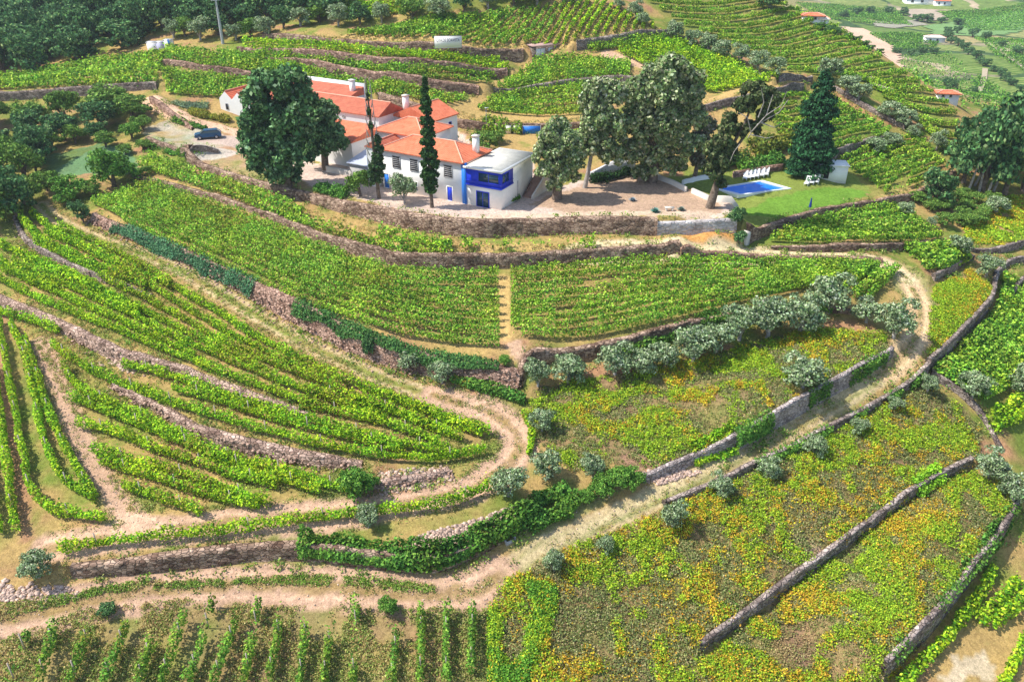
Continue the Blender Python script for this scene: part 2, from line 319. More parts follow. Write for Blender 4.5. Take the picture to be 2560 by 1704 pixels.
# hill behind
area([(900,240),(1060,235),(1200,260),(1400,280),(1330,300),(1080,300)], C_DRY*1.1, .9)
area([(1165,180),(1215,140),(1255,135),(1140,215),(1080,255),(1000,250)], C_DRY*1.1, .9)
area([(750,95),(1000,108),(1200,118),(1330,105),(1530,75),(1350,0),(1200,20)], C_DRY*1.1, .95)
area([(1600,245),(1700,200),(1860,180),(1880,200),(1770,215),(1650,245)], C_DRY*1.15, .95)
area([(1900,190),(1960,230),(2080,300),(2190,395),(2140,420),(2110,370),(2050,320),(1960,260),(1890,215)], c3(.42,.24,.11), .9)
area([(2180,395),(2195,405),(2130,445),(2030,468),(1990,440),(2060,430)], C_DRY*1.2, .9)
area([(100,360),(230,330),(300,345),(320,400),(200,400),(120,410)], c3(.13,.24,.11), .95)
area([(0,480),(100,470),(60,560),(30,700),(0,600)], C_GRN*1.2, .8)
area([(-80,235),(340,215),(330,300),(210,345),(110,400),(100,480),(-80,560)], C_GRN*.8, .85, .7, 33); area([(100,400),(330,400),(330,440),(200,480),(100,470)], C_GRN*.9, .8, .8, 34)
area([(600,66),(760,62),(1000,36),(1200,14),(1350,-8),(1200,-30),(600,-30)], C_GRN*1.05, .9, .6, 35); area([(1060,295),(1300,305),(1330,330),(1240,335),(1120,310)], C_DRY, .9)
for P in ([(1700,235),(1850,205),(2100,300),(2030,330),(1900,380),(1760,300)], [(1930,370),(2060,310),(2150,350),(2175,400),(2000,460)], [(1420,115),(1545,93),(1780,185),(1640,215),(1480,150)], [(1480,0),(1790,0),(2010,125),(2200,255),(2210,320),(1900,180),(1600,90)]):
    area(P, C_GRN*1.05, .6)
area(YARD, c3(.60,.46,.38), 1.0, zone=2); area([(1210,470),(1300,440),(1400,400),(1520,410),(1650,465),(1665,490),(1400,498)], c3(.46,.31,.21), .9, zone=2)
area(LAWN, C_DRY, .38, .8, 19); area(LAWN, c3(.09,.18,.03), .5, .6, 29)
area([(1000,500),(1100,512),(1500,502),(1660,490),(1600,482),(1200,490)], c3(.66,.50,.37), .8)
area(LAWN, c3(.22,.27,.055), 1.0, zone=3); area([(1690,478),(1780,500),(1960,470),(2000,440),(1900,430),(1780,455)], c3(.14,.30,.035), .8, zone=3)
area([(330,292),(400,268),(520,312),(530,338),(437,350),(350,325)], c3(.52,.50,.44), .9, .9, 5, zone=4)
road_pts = [(-60,1440),(100,1402),(250,1368),(400,1350),(550,1342),(700,1345),(850,1358),(980,1375),(1080,1370),(1140,1335),(1200,1295),(1330,1225),(1500,1145),(1620,1095),(1760,1020),(1900,935),(2030,862),(2100,800),(2118,740),(2112,680),(2085,635),(2040,606)]
TAN = c3(.62,.48,.28); GT = c3(.26,.27,.10)
path([(1000,1378),(1080,1370),(1140,1335),(1200,1295),(1330,1225),(1500,1145),(1620,1095),(1760,1020),(1900,935),(2030,862),(2100,800),(2118,740),(2112,680),(2085,635),(2040,606)], 4.6, C_DRY*.95, GT, zone=1, rut=.9, streak=GT*1.1, rutcol=TAN*1.0)
path([(1080,1368),(1150,1325),(1230,1275),(1360,1205),(1520,1130),(1700,1045),(1900,930),(2040,850)], .9, TAN*1.05, strength=.8)
path([(2040,850),(2100,800),(2118,740),(2112,680),(2085,635),(2040,606)], 3.0, c3(.60,.42,.24), c3(.44,.30,.15), zone=1, rut=.75)
path([(2085,640),(2030,604),(1900,594),(1750,586),(1600,575),(1450,568),(1330,572)], 3.0, TAN*1.02, zone=1, rut=.8)
path([(-60,1446),(100,1406),(250,1372),(400,1352),(550,1342),(700,1345),(850,1358),(980,1372),(1090,1362),(1150,1325)], 3.6, C_PINK*.86, C_DRY*.72, zone=1, rut=.95, streak=C_PINK*.8)
TRK = [(95,470),(120,500),(200,540),(300,575),(380,603),(470,650),(560,708),(700,790),(850,862),(1000,910),(1110,945),(1175,975),(1200,1020),(1180,1065),(1100,1118),(950,1158),(800,1180),(650,1192),(500,1205),(350,1225),(200,1252),(110,1262)]
path(TRK[:11], 2.8, C_DRY*.85, C_GRN*1.2, zone=5, rut=.75, rutcol=TAN*1.05); path(TRK[9:], 3.2, C_PINK*.84, C_DRY*.7, zone=5, rut=.85)
path([(1110,940),(1175,975),(1200,1020),(1180,1065),(1100,1118)], 3.8, C_PINK*.9, C_DRY*.75, zone=5, rut=.8)
path([(95,785),(130,860),(160,950),(195,1040),(250,1120),(300,1190),(350,1225)], 2.2, C_PINK*.85, zone=5)
area([(250,1200),(310,1170),(400,1205),(390,1232),(250,1250)], C_PINK*1.1, 1, zone=5)
path([(0,800),(15,900),(35,1050),(55,1150),(62,1235)], 1.0, C_SOIL)
path([(345,225),(400,258),(470,285),(545,303),(610,335)], 3.0, C_PINK*1.25, zone=1)
path([(1160,640),(1160,700),(1165,775)], 1.5, C_DRY*1.2)
path([(1880,1290),(1830,1240),(1800,1215)], 2.0, c3(.5,.33,.24))
path([(1395,125),(1430,135),(1500,155)], 2.2, C_PINK); path([(480,318),(560,330),(600,345)], 5, c3(.52,.40,.33), zone=4)
path([(460,347),(520,352)], 3.5, c3(.7,.66,.6), strength=.6)
GC *= (.86+.28*n2)[..., None]
FARC = np.ones((len(fgx), len(fgy), 3))

# ------------------------------------------------------------------ material helpers
def new_mat(name, rough=.9):
    m = bpy.data.materials.new(name); m.use_nodes = True; n = m.node_tree.nodes; b = n['Principled BSDF']
    b.inputs['Roughness'].default_value = rough; b.inputs['Specular IOR Level'].default_value = .05
    return m, n, m.node_tree.links, b
def add(n, t, **k):
    x = n.new(t)
    for a, v in k.items(): setattr(x, a, v)
    return x
def noise(n, l, coord, scale, detail=3, rough=.6):
    t = add(n, 'ShaderNodeTexNoise'); t.inputs['Scale'].default_value = scale; t.inputs['Detail'].default_value = detail; t.inputs['Roughness'].default_value = rough
    l.new(coord, t.inputs['Vector']); return t.outputs['Fac']
def ramp(n, l, fac, stops):
    r = add(n, 'ShaderNodeValToRGB'); e = r.color_ramp.elements
    while len(e) < len(stops): e.new(.5)
    for k, (p, c) in enumerate(stops): e[k].position = p; e[k].color = (*c, 1)
    l.new(fac, r.inputs['Fac']); return r.outputs['Color']
def mixc(n, l, fac, a, b, mode='MIX'):
    m = add(n, 'ShaderNodeMix', data_type='RGBA', blend_type=mode)
    for i, v in ((0, fac), (6, a), (7, b)):
        if hasattr(v, 'links'): l.new(v, m.inputs[i])
        elif i == 0: m.inputs[0].default_value = v
        else: m.inputs[i].default_value = (*v, 1)
    return m.outputs[2]
def bump(n, l, b, h, strength=.5, dist=.1):
    x = add(n, 'ShaderNodeBump'); x.inputs['Strength'].default_value = strength; x.inputs['Distance'].default_value = dist
    l.new(h, x.inputs['Height']); l.new(x.outputs[0], b.inputs['Normal'])
def wpos(n):
    return add(n, 'ShaderNodeNewGeometry').outputs['Position']
def ground_mat(name, fine=1.0, stripes=False):
    m, n, l, b = new_mat(name, .95)
    at = add(n, 'ShaderNodeAttribute', attribute_name='Col'); p = wpos(n)
    a = noise(n, l, p, 2.6, 5, .7); c = noise(n, l, p, 9.0, 3, .7)
    g = ramp(n, l, a, [(.3, (.62,.62,.62)), (.7, (1.32,1.32,1.32))]); col = mixc(n, l, fine, at.outputs['Color'], g, 'MULTIPLY')
    g2 = ramp(n, l, c, [(.3, (.6,.62,.55)), (.7, (1.4,1.38,1.42))]); col = mixc(n, l, .75*fine, col, g2, 'MULTIPLY')
    # tufts of dry and green grass
    t = noise(n, l, p, 1.3, 6, .8); tf = ramp(n, l, t, [(.56, (0,0,0)), (.64, (1,1,1))])
    col = mixc(n, l, mixc(n, l, 1.0, tf, (.28*fine,)*3, 'MULTIPLY'), col, (.16,.20,.05))
    l.new(col, b.inputs['Base Color']); bump(n, l, b, c, .7, .12)
    return m
def mesh_obj(name, V, Fq, mat, parent=None, cols=None, cname='Col', smooth_=False, loc=None):
    me = bpy.data.meshes.new(name); V = np.ascontiguousarray(V, np.float32); Fq = np.ascontiguousarray(Fq, np.int32)
    me.vertices.add(len(V)); me.vertices.foreach_set('co', V.ravel())
    k = Fq.shape[1]; me.loops.add(Fq.size); me.loops.foreach_set('vertex_index', Fq.ravel())
    me.polygons.add(len(Fq)); me.polygons.foreach_set('loop_start', np.arange(0, Fq.size, k, dtype=np.int32))
    if smooth_: me.polygons.foreach_set('use_smooth', np.ones(len(Fq), bool))
    me.update(calc_edges=True)
    if cols is not None:
        ca = me.color_attributes.new(cname, 'FLOAT_COLOR', 'POINT')
        ca.data.foreach_set('color', np.ascontiguousarray(np.c_[cols, np.ones(len(cols))], np.float32).ravel())
    if mat: me.materials.append(mat)
    o = bpy.data.objects.new(name, me); COL.objects.link(o)
    if loc is not None: o.location = loc
    if parent: o.parent = parent
    return o
M_GROUND = ground_mat('ground')
def build_ground():
    idx = np.arange(nx*ny).reshape(nx, ny)
    q = np.stack([idx[:-1, :-1], idx[1:, :-1], idx[1:, 1:], idx[:-1, 1:]], -1).reshape(-1, 4)
    z = ZONE[:-1, :-1].reshape(-1)
    V = np.stack([GX, GY, GH], -1).reshape(-1, 3); C = GC.reshape(-1, 3)
    names = {0: 'ground', 1: 'dirt_road', 2: 'courtyard', 3: 'lawn', 4: 'gravel_parking', 5: 'vineyard_track'}
    for k, nm in names.items():
        f = q[z == k]
        if not len(f): continue
        u, inv = np.unique(f, return_inverse=True)
        o = mesh_obj(nm, V[u], inv.reshape(-1, 4), M_GROUND, cols=np.clip(C[u], 0, 1), smooth_=True); o['kind'] = 'structure'
build_ground()
# ------------------------------------------------------------------ far valley
def far_ground():
    m, n, l, b = new_mat('far_fields', .95)
    p = wpos(n)
    vor = add(n, 'ShaderNodeTexVoronoi'); vor.inputs['Scale'].default_value = .017; vor.inputs['Randomness'].default_value = .9
    wob = noise(n, l, p, .03, 2); mp = add(n, 'ShaderNodeVectorMath', operation='MULTIPLY_ADD')
    cb = add(n, 'ShaderNodeCombineXYZ'); l.new(wob, cb.inputs[0]); l.new(wob, cb.inputs[1])
    l.new(cb.outputs[0], mp.inputs[0]); mp.inputs[1].default_value = (30, -30, 0); l.new(p, mp.inputs[2]); 
    fl = add(n, 'ShaderNodeVectorMath', operation='MULTIPLY'); l.new(mp.outputs[0], fl.inputs[0]); fl.inputs[1].default_value = (1, 1, 0)
    l.new(fl.outputs[0], vor.inputs['Vector'])
    sp = add(n, 'ShaderNodeSeparateColor'); l.new(vor.outputs['Color'], sp.inputs[0])
    patch = ramp(n, l, sp.outputs[0], [(.0, (.13,.22,.06)), (.35, (.19,.27,.08)), (.62, (.24,.29,.11)), (.80, (.42,.34,.19)), (.93, (.14,.19,.06))])
    wv = add(n, 'ShaderNodeTexWave', wave_type='BANDS', bands_direction='Y'); wv.inputs['Scale'].default_value = .085; wv.inputs['Distortion'].default_value = 9.0
    wv.inputs['Detail'].default_value = 1; wv.inputs['Detail Scale'].default_value = .12
    rot = add(n, 'ShaderNodeVectorRotate', rotation_type='Z_AXIS'); l.new(p, rot.inputs['Vector'])
    mu = add(n, 'ShaderNodeMath', operation='MULTIPLY'); l.new(sp.outputs[1], mu.inputs[0]); mu.inputs[1].default_value = 1.1; l.new(mu.outputs[0], rot.inputs['Angle'])
    l.new(rot.outputs[0], wv.inputs['Vector'])
    st = ramp(n, l, wv.outputs['Fac'], [(.30, (.38,.62,.30)), (.62, (1.45,1.15,1.2))])
    col = mixc(n, l, .85, patch, st, 'MULTIPLY')
    edge = add(n, 'ShaderNodeTexVoronoi', feature='DISTANCE_TO_EDGE'); edge.inputs['Scale'].default_value = .017; edge.inputs['Randomness'].default_value = .9; l.new(fl.outputs[0], edge.inputs['Vector'])
    er = ramp(n, l, edge.outputs['Distance'], [(.0, (1,1,1)), (.035, (1,1,1)), (.05, (0,0,0))])
    ecol = ramp(n, l, noise(n, l, p, .02, 2), [(.5, (.06,.11,.04)), (.62, (.45,.36,.24))])
    col = mixc(n, l, er, col, ecol)
    v = ramp(n, l, noise(n, l, p, .25, 5, .7), [(.3, (.55,.6,.55)), (.7, (1.4,1.35,1.35))]); col = mixc(n, l, 1.0, col, v, 'MULTIPLY')
    l.new(col, b.inputs['Base Color'])
    i = np.arange(len(fgx)*len(fgy)).reshape(len(fgx), len(fgy))
    q = np.stack([i[:-1, :-1], i[1:, :-1], i[1:, 1:], i[:-1, 1:]], -1)
    cxm = (FGX[:-1, :-1]+3); cym = (FGY[:-1, :-1]+3)
    keep = ~((cxm > NX0) & (cxm < NX1) & (cym > NY0) & (cym < NY1))
    V = np.stack([FGX, FGY, FH-.02], -1).reshape(-1, 3)
    o = mesh_obj('valley_ground', V, q[keep], m, smooth_=True); o['kind'] = 'structure'
far_ground()

# ------------------------------------------------------------------ dry stone walls
TONE = {'mort': ((.30,.27,.26), (.58,.53,.51)), 'warm': ((.17,.11,.08), (.54,.41,.31)), 'pink': ((.22,.135,.10), (.60,.42,.33)), 'grey': ((.18,.15,.135), (.48,.42,.375)), 'pale': ((.26,.18,.14), (.68,.52,.43))}
def stone_mat(name, lo, hi, sc_=2.3, mortar=.3):
    m, n, l, b = new_mat(name, .95); p = wpos(n)
    mp = add(n, 'ShaderNodeMapping'); mp.inputs['Scale'].default_value = (1, 1, 1.9); l.new(p, mp.inputs['Vector'])
    v = add(n, 'ShaderNodeTexVoronoi'); v.inputs['Scale'].default_value = sc_; l.new(mp.outputs[0], v.inputs['Vector'])
    e = add(n, 'ShaderNodeTexVoronoi', feature='DISTANCE_TO_EDGE'); e.inputs['Scale'].default_value = sc_; l.new(mp.outputs[0], e.inputs['Vector'])
    s = add(n, 'ShaderNodeSeparateColor'); l.new(v.outputs['Color'], s.inputs[0])
    mid = tuple((a+c)/2 for a, c in zip(lo, hi))
    col = ramp(n, l, s.outputs[0], [(.0, lo), (.5, mid), (1., hi)])
    big = ramp(n, l, noise(n, l, p, .5, 4, .7), [(.35, (.58,.52,.50)), (.65, (1.4,1.32,1.28))]); col = mixc(n, l, 1.0, col, big, 'MULTIPLY')
    moss = ramp(n, l, noise(n, l, p, .8, 4, .8), [(.6, (0,0,0)), (.7, (.55,.55,.55))]); col = mixc(n, l, moss, col, (.19,.19,.07))
    j = ramp(n, l, e.outputs['Distance'], [(.0, (mortar,)*3), (.07, (1,1,1))]); col = mixc(n, l, 1.0, col, j, 'MULTIPLY')
    l.new(col, b.inputs['Base Color'])
    h = ramp(n, l, e.outputs['Distance'], [(.0, (0,0,0)), (.14, (1,1,1))]); bump(n, l, b, h, .8, .12)
    return m
M_STONE = {k: stone_mat('stone_'+k, *v) for k, v in TONE.items()}
M_CONC = stone_mat('limewashed_stone', (.42,.42,.44), (.66,.64,.62), 1.2, .9)
def wall_mesh(name, A, batter, mat, top_extra=.08, cap=.45, label=None, ztop=None, even=False):
    A = np.asarray(A); P = A[:, :2]; t = np.gradient(P, axis=0); t /= np.hypot(*t.T)[:, None]+1e-9
    nl = np.stack([-t[:, 1], t[:, 0]], 1); n = len(P)
    # smooth normals
    for _ in range(3): nl[1:-1] = (nl[:-2]+nl[1:-1]*2+nl[2:])/4
    nl /= np.hypot(*nl.T)[:, None]
    b0 = .35+batter
    q = lambda off: P+nl*off
    zb = H(*(q(-.35)).T)-.5
    zt = np.maximum.reduce([H(*(q(b0+o)).T) for o in (.4, .6, .8)])+top_extra
    if not even: zt = zt + .16*(vn(P[:, 0], P[:, 1], .9, 5)-.5) + .35*(vn(P[:, 0], P[:, 1], 3.5, 15)-.5)*(zt-zb > 1.2)
    zt = np.maximum(zt, zb+.35)
    if ztop is not None: zt = np.full(n, ztop)
    rows = 6; V = []
    for k in range(rows+1):
        f = k/rows; off = batter*f + (.16+.22*min(batter, 1.2))*(vn(np.arange(n)*.9, np.full(n, k*1.7), 1, 9)-.5)*(0 < k)
        V.append(np.c_[q(off[:, None]), zb+(zt-zb)*f])
    V.append(np.c_[q(b0+cap-.1), zt-.03]); V.append(np.c_[q(b0+cap), zt-.7])
    V = np.stack(V, 0); m = len(V); idx = np.arange(m*n).reshape(m, n)
    F = np.stack([idx[:-1, :-1], idx[:-1, 1:], idx[1:, 1:], idx[1:, :-1]], -1).reshape(-1, 4)
    V = V.reshape(-1, 3); ext = []; ef = []; off0 = len(V)
    for c in (0, n-1):
        b = off0+len(ext)
        for k in range(rows+1): ext.append((*(P[c]+nl[c]*(b0+cap)), V[idx[k, c]][2]))
        for k in range(rows): ef.append((idx[k, c], idx[k+1, c], b+k+1, b+k) if c else (b+k, b+k+1, idx[k+1, c], idx[k, c]))
    V = np.vstack([V, np.array(ext)]); F = np.vstack([F, np.array(ef)])
    o = mesh_obj(name, V, F, mat)
    return o
for key, A, batter, label, tone, depth in walls:
    if key == 'w4':
        s = np.r_[0, np.cumsum(np.hypot(*(A[1:, :2]-A[:-1, :2]).T))]
        xi = cast([(1515, 545)])[0, 0]; k = int(np.argmin(np.abs(A[:, 0]-xi)))
        o = wall_mesh('stone_wall', A[:k+1], batter, M_STONE['warm'], even=True); tag(o, label, 'stone wall')
        o = wall_mesh('limewashed_wall', A[k:], .12, M_CONC, ztop=Z_YARD+.12); tag(o, 'pale grey limewashed end of the courtyard retaining wall above the orange bank', 'wall')
    else:
        o = wall_mesh('stone_wall', A, batter, M_STONE[tone], cap=.22 if tone in ('grey', 'mort') else .4); tag(o, label, 'stone wall')

# ------------------------------------------------------------------ foliage
def foliage_mat(name, trans=.35, rough=.85, spec=.06):
    m, n, l, b = new_mat(name, rough); b.inputs['Specular IOR Level'].default_value = spec
    at = add(n, 'ShaderNodeAttribute', attribute_name='Col'); l.new(at.outputs['Color'], b.inputs['Base Color'])
    t = add(n, 'ShaderNodeBsdfTranslucent'); l.new(at.outputs['Color'], t.inputs['Color'])
    mx = add(n, 'ShaderNodeMixShader'); mx.inputs[0].default_value = trans
    l.new(b.outputs[0], mx.inputs[1]); l.new(t.outputs[0], mx.inputs[2]); l.new(mx.outputs[0], n['Material Output'].inputs[0])
    return m
M_VINE = foliage_mat('vine_leaves', .25); M_TREE = foliage_mat('tree_leaves', .15)
def leaf_arrays(C, size, col, nrm=None, bias=1.0):
    N = len(C); r = rng.normal(size=(N, 3)); r /= np.linalg.norm(r, axis=1)[:, None]
    if nrm is not None: r = r + nrm*bias
    r /= np.linalg.norm(r, axis=1)[:, None]+1e-9
    a = np.cross(r, rng.normal(size=(N, 3))); a /= np.linalg.norm(a, axis=1)[:, None]+1e-9; b = np.cross(r, a)
    s = np.broadcast_to(np.asarray(size, float), (N,))[:, None]*rng.uniform(.7, 1.3, (N, 1))
    V = np.stack([C+a*s, C+b*s*.68, C-a*s, C-b*s*.68], 1).reshape(-1, 3)
    F = np.arange(4*N).reshape(N, 4)
    return V, F, np.repeat(col, 4, 0)
def leaf_obj(name, C, size, col, nrm=None, bias=1.0, mat=None, parent=None, loc=None):
    V, F, c = leaf_arrays(C, size, col, nrm, bias)
    return mesh_obj(name, V, F, mat or M_VINE, parent, c, loc=loc)
def colmix(N, palette, weights, jit=.24):
    P = np.array(palette, float); k = rng.choice(len(P), N, p=np.array(weights)/sum(weights))
    c = P[k]*(1+jit*rng.normal(size=(N, 1))); c *= 1+.06*rng.normal(size=(N, 3))
    return np.clip(c, .005, 1)
LIME = [(.43,.64,.03), (.29,.52,.025), (.09,.25,.02), (.57,.72,.06)]; LIME_W = [4, 4, 3, 1.2]
MIDG = [(.37,.58,.055), (.24,.46,.04), (.08,.22,.03), (.52,.67,.11)]; MIDG_W = [4, 4, 3, 1.5]
DARKG = [(.045,.11,.03), (.07,.15,.035), (.03,.075,.025)]; DARKG_W = [3, 2, 2]
def row_leaves(P2, w, h, dens, size, pal, wts, h0=.25, clump=1.25, gaps=0.0, seed=0, rag=1.0):
    """leaf positions of one vine row along the world polyline P2"""
    s = np.r_[0, np.cumsum(np.hypot(*(P2[1:]-P2[:-1]).T))]; L = s[-1]
    N = int(L*dens)
    t = rng.uniform(0, L, N); th = rng.uniform(0, 2*np.pi, N); r = np.sqrt(rng.uniform(.12, 1, N))
    md = .62+.55*vn(t, np.full(N, seed*3.7), clump, seed) + .25*rag*(vn(t, np.full(N, seed*1.1), .45, seed+9)-.5)
    if gaps > 0:
        g = vn(t, np.full(N, seed*7.7), clump*2.2, seed+5); keep = (g > gaps) | (rng.random(N) < .10); t, th, r, md = t[keep], th[keep], r[keep], md[keep]; N = len(t)
    x = np.interp(t, s, P2[:, 0]); y = np.interp(t, s, P2[:, 1])
    dx = np.interp(t+.4, s, P2[:, 0])-np.interp(t-.4, s, P2[:, 0]); dy = np.interp(t+.4, s, P2[:, 1])-np.interp(t-.4, s, P2[:, 1])
    ln = np.hypot(dx, dy)+1e-9; nx_, ny_ = -dy/ln, dx/ln
    wig = .25*(vn(t, np.full(N, seed*2.3), 3, seed+3)-.5)
    lat = np.cos(th)*r*w/2*md+wig; up = np.sin(th)*r
    shoot = (rng.uniform(size=N) < .08*rag)*rng.uniform(0, .45, N)*rag
    X = x+nx_*lat; Y = y+ny_*lat
    Z = H(X, Y)+h0+(h-h0)*.5*(1+up*md)*np.minimum(md+.15, 1.15)+shoot
    nrm = np.stack([nx_*np.cos(th), ny_*np.cos(th), np.sin(th)+.25], 1)
    col = colmix(N, pal, wts)
    patch = (.72+.56*vn(X, Y, 1.7, 91)); hue = vn(X, Y, 2.3, 17)-.5; col = col*patch[:, None]*np.stack([1+.35*hue, 1+.05*hue, 1-.2*hue], 1)
    yel = vn(X, Y, 6, 44) > .80; col[yel & (rng.uniform(size=N) < .3)] = (.34,.33,.05)
    return np.stack([X, Y, Z], 1), np.full(N, size), col, nrm
ORD = 'first second third fourth fifth sixth seventh eighth ninth tenth eleventh twelfth thirteenth fourteenth fifteenth sixteenth seventeenth eighteenth nineteenth twentieth twenty-first twenty-second twenty-third twenty-fourth twenty-fifth twenty-sixth twenty-seventh twenty-eighth twenty-ninth thirtieth thirty-first thirty-second thirty-third thirty-fourth thirty-fifth thirty-sixth thirty-seventh thirty-eighth thirty-ninth fortieth forty-first forty-second forty-third forty-fourth forty-fifth forty-sixth'.split()
_rs = [0]
def vine_row(P2, label, group, w=1.0, h=1.5, dens=85, size=.17, pal=LIME, wts=LIME_W, **k):
    _rs[0] += 1
    if len(P2) < 2: return
    C, s, c, nr = row_leaves(P2, w, h, dens, size, pal, wts, seed=_rs[0], **k)
    if len(C) < 20: return
    base = np.array([P2[0][0], P2[0][1], float(H(P2[0][0], P2[0][1]))])
    o = leaf_obj('vine_row', C-base, s, c, nr, 1.1, loc=base)
    return tag(o, label, 'vine row', group)
def pxrow(P, it=2): return smooth(cast(P)[:, :2], .5, it)
def loft(A, B, n, t0=0.0, t1=1.0):
    a = resample(smooth(cast(A)[:, :2], .5, 2), n=90); b = resample(smooth(cast(B)[:, :2], .5, 2), n=90)
    return [a*(1-f)+b*f for f in np.linspace(t0, t1, n)]
def cut(P, f0, f1):
    n = len(P); i0 = int(f0*(n-1)); i1 = max(i0+2, int(f1*(n-1))+1); return P[i0:i1]

# lower left vineyard: rows parallel to the track
T_A = [(130,528),(230,568),(330,622),(400,664),(470,708),(560,766),(650,818),(800,888),(950,942),(1060,980),(1130,1005)]
T_B = [(-20,648),(60,682),(150,722),(230,752),(330,795),(430,835),(560,886),(680,928),(765,950)]
for i, P in enumerate(loft(T_A, T_B, 7)):
    f1 = {1: .80, 3: .72, 5: .66}.get(i, 1.0)
    vine_row(cut(P, 0.0 if i else .02, f1), '%s vine row down from the rutted track in the upper left vineyard' % ORD[i], 'vine rows between the track and the pale terrace wall', w=.72, h=1.35, dens=150, size=.12, rag=1.5)
for i, P in enumerate([[(50,505),(90,560),(180,600),(260,635),(340,670)], [(75,500),(130,545),(230,590),(330,640),(400,668)]]):
    vine_row(pxrow(P), ['short vine row hugging the curved stone wall at the far upper left', 'short vine row one step up from the curved stone wall at the upper left'][i], 'vine rows at the upper left edge')
for i, P in enumerate([[(-20,560),(60,600),(140,640),(230,680),(330,730)], [(-20,600),(60,640),(150,680)]]):
    vine_row(pxrow(P), ['vine row just below the curved stone wall at the left edge', 'very short vine row at the left edge below the curved wall'][i], 'vine rows at the upper left edge')
for P, L in [([(700,905),(820,935),(900,955),(1000,995),(1065,1018)], 'vine row ending near the track bend, just above the bare patch'),
             ([(690,940),(800,962),(900,985),(1010,1028)], 'vine row below the bare patch near the track bend'),
             ([(900,925),(990,960),(1060,990),(1110,1010)], 'short vine row filling the tip beside the track bend'),
             ([(288,850),(400,875),(520,922),(660,966),(800,1000),(950,1036),(1040,1050)], 'long vine row just below the tumbled pale terrace wall'),
             ([(400,905),(500,930),(600,965),(700,990),(820,1022),(930,1045)], 'vine row starting beside the dry grass below the pale terrace wall'),
             ([(125,800),(165,835),(210,862),(300,900),(420,945),(560,990),(720,1030),(860,1056),(1000,1070),(1118,1046)], 'longest vine row, curving from the dirt path to the track bend'),
             ([(150,852),(172,898),(250,938),(330,968),(420,1012),(520,1062),(640,1088),(760,1128),(830,1142)], 'vine row just under the crumbled rubble wall'),
             ([(165,925),(250,958),(350,995),(450,1043),(560,1085),(680,1125),(740,1140)], 'second vine row under the crumbled rubble wall'),
             ([(182,985),(260,1003),(350,1038),(450,1073),(560,1108),(640,1130)], 'third vine row under the crumbled rubble wall'),
             ([(215,1045),(300,1065),(400,1095),(500,1132),(625,1168)], 'upper of the short rows by the bright dirt junction'),
             ([(232,1072),(320,1098),(420,1130),(520,1162),(600,1178)], 'middle of the short rows by the bright dirt junction'),
             ([(285,1130),(350,1150),(420,1172),(468,1192)], 'shortest row pointing at the bright dirt junction'),
             ([(-20,720),(60,742),(140,772)], 'short vine row above the left dirt path under the pale wall'),
             ([(0,745),(20,850),(40,950),(55,1040),(72,1130),(100,1178),(180,1195),(248,1203)], 'hooked vine row at the left edge that turns along the bank'),
             ([(30,752),(60,830),(85,930),(110,1030),(140,1105),(205,1150)], 'second upright vine row from the left edge path'),
             ([(62,785),(85,860),(108,940),(145,1020),(180,1090),(222,1162)], 'upright vine row nearest the left dirt path'),
             ([(-12,850),(8,980),(22,1090),(42,1232)], 'straight dark vine row left of the thin soil path'),
             ([(-40,1000),(-18,1120),(2,1235)], 'vine row cut off by the left edge of the view'),
             ([(140,1277),(250,1258),(380,1245),(520,1232),(690,1208),(830,1196),(950,1184),(1050,1162),(1140,1122)], 'long vine row between the light dirt track and the low stone wall')]:
    vine_row(pxrow(P), L, 'vine rows of the lower left vineyard', w=.82, h=1.35, dens=155, size=.12, rag=1.5)
# dense middle vineyard
a = [(345,428),(450,470),(600,516),(740,583),(870,626),(960,642),(1148,640)]; b = [(215,470),(330,540),(450,592),(600,668),(740,730),(900,768),(1040,792),(1150,800)]
for i, P in enumerate(loft(a, b, 9)):
    vine_row(P, '%s vine row from the top in the dense plot left of the narrow gap' % ORD[i], 'vine rows of the dense middle plot, left part', w=.72, h=1.4, dens=120, size=.125, pal=MIDG, wts=MIDG_W, rag=1.5, clump=1.4)
a = [(1175,636),(1300,626),(1450,614),(1600,610),(1800,612),(1950,614),(2025,622)]; b = [(1175,775),(1290,785),(1400,770),(1550,735),(1700,695),(1850,668),(1990,640)]
for i, P in enumerate(loft(a, b, 9)):
    vine_row(P, '%s vine row from the top in the dense plot right of the narrow gap' % ORD[i], 'vine rows of the dense middle plot, right part', w=.75, h=1.4, dens=120, size=.125, pal=MIDG, wts=MIDG_W, rag=1.5, clump=1.4, gaps=.15)
for i, P in enumerate([[(1960,690),(2010,650),(2040,625)], [(1990,695),(2030,655),(2062,625)], [(1930,680),(1975,645),(2005,625)]]):
    vine_row(pxrow(P), ['middle short row slanting up beside the road bend', 'outermost short row slanting up beside the road bend', 'inner short row slanting up behind the tall olive'][i], 'short slanting rows by the road bend', w=1.1, pal=MIDG, wts=MIDG_W)
# upper strip between courtyard wall and curving wall
for i, (P, g) in enumerate([([(322,385),(450,428),(600,478),(740,532),(850,568),(950,585),(1040,580)], .1), ([(340,370),(450,408),(600,458),(700,500)], .1), ([(870,545),(960,565),(1045,570)], .3), ([(1060,572),(1200,570),(1370,568)], .45)]):
    vine_row(pxrow(P), ['front vine row on the narrow terrace above the curving wall', 'rear vine row on the narrow terrace left of the courtyard wall', 'short patchy row at the foot of the courtyard wall', 'sparse young row beside the pale road'][i], 'vine rows on the narrow upper terrace', w=1.3, h=1.5, pal=MIDG, wts=MIDG_W, gaps=g, rag=1.6)
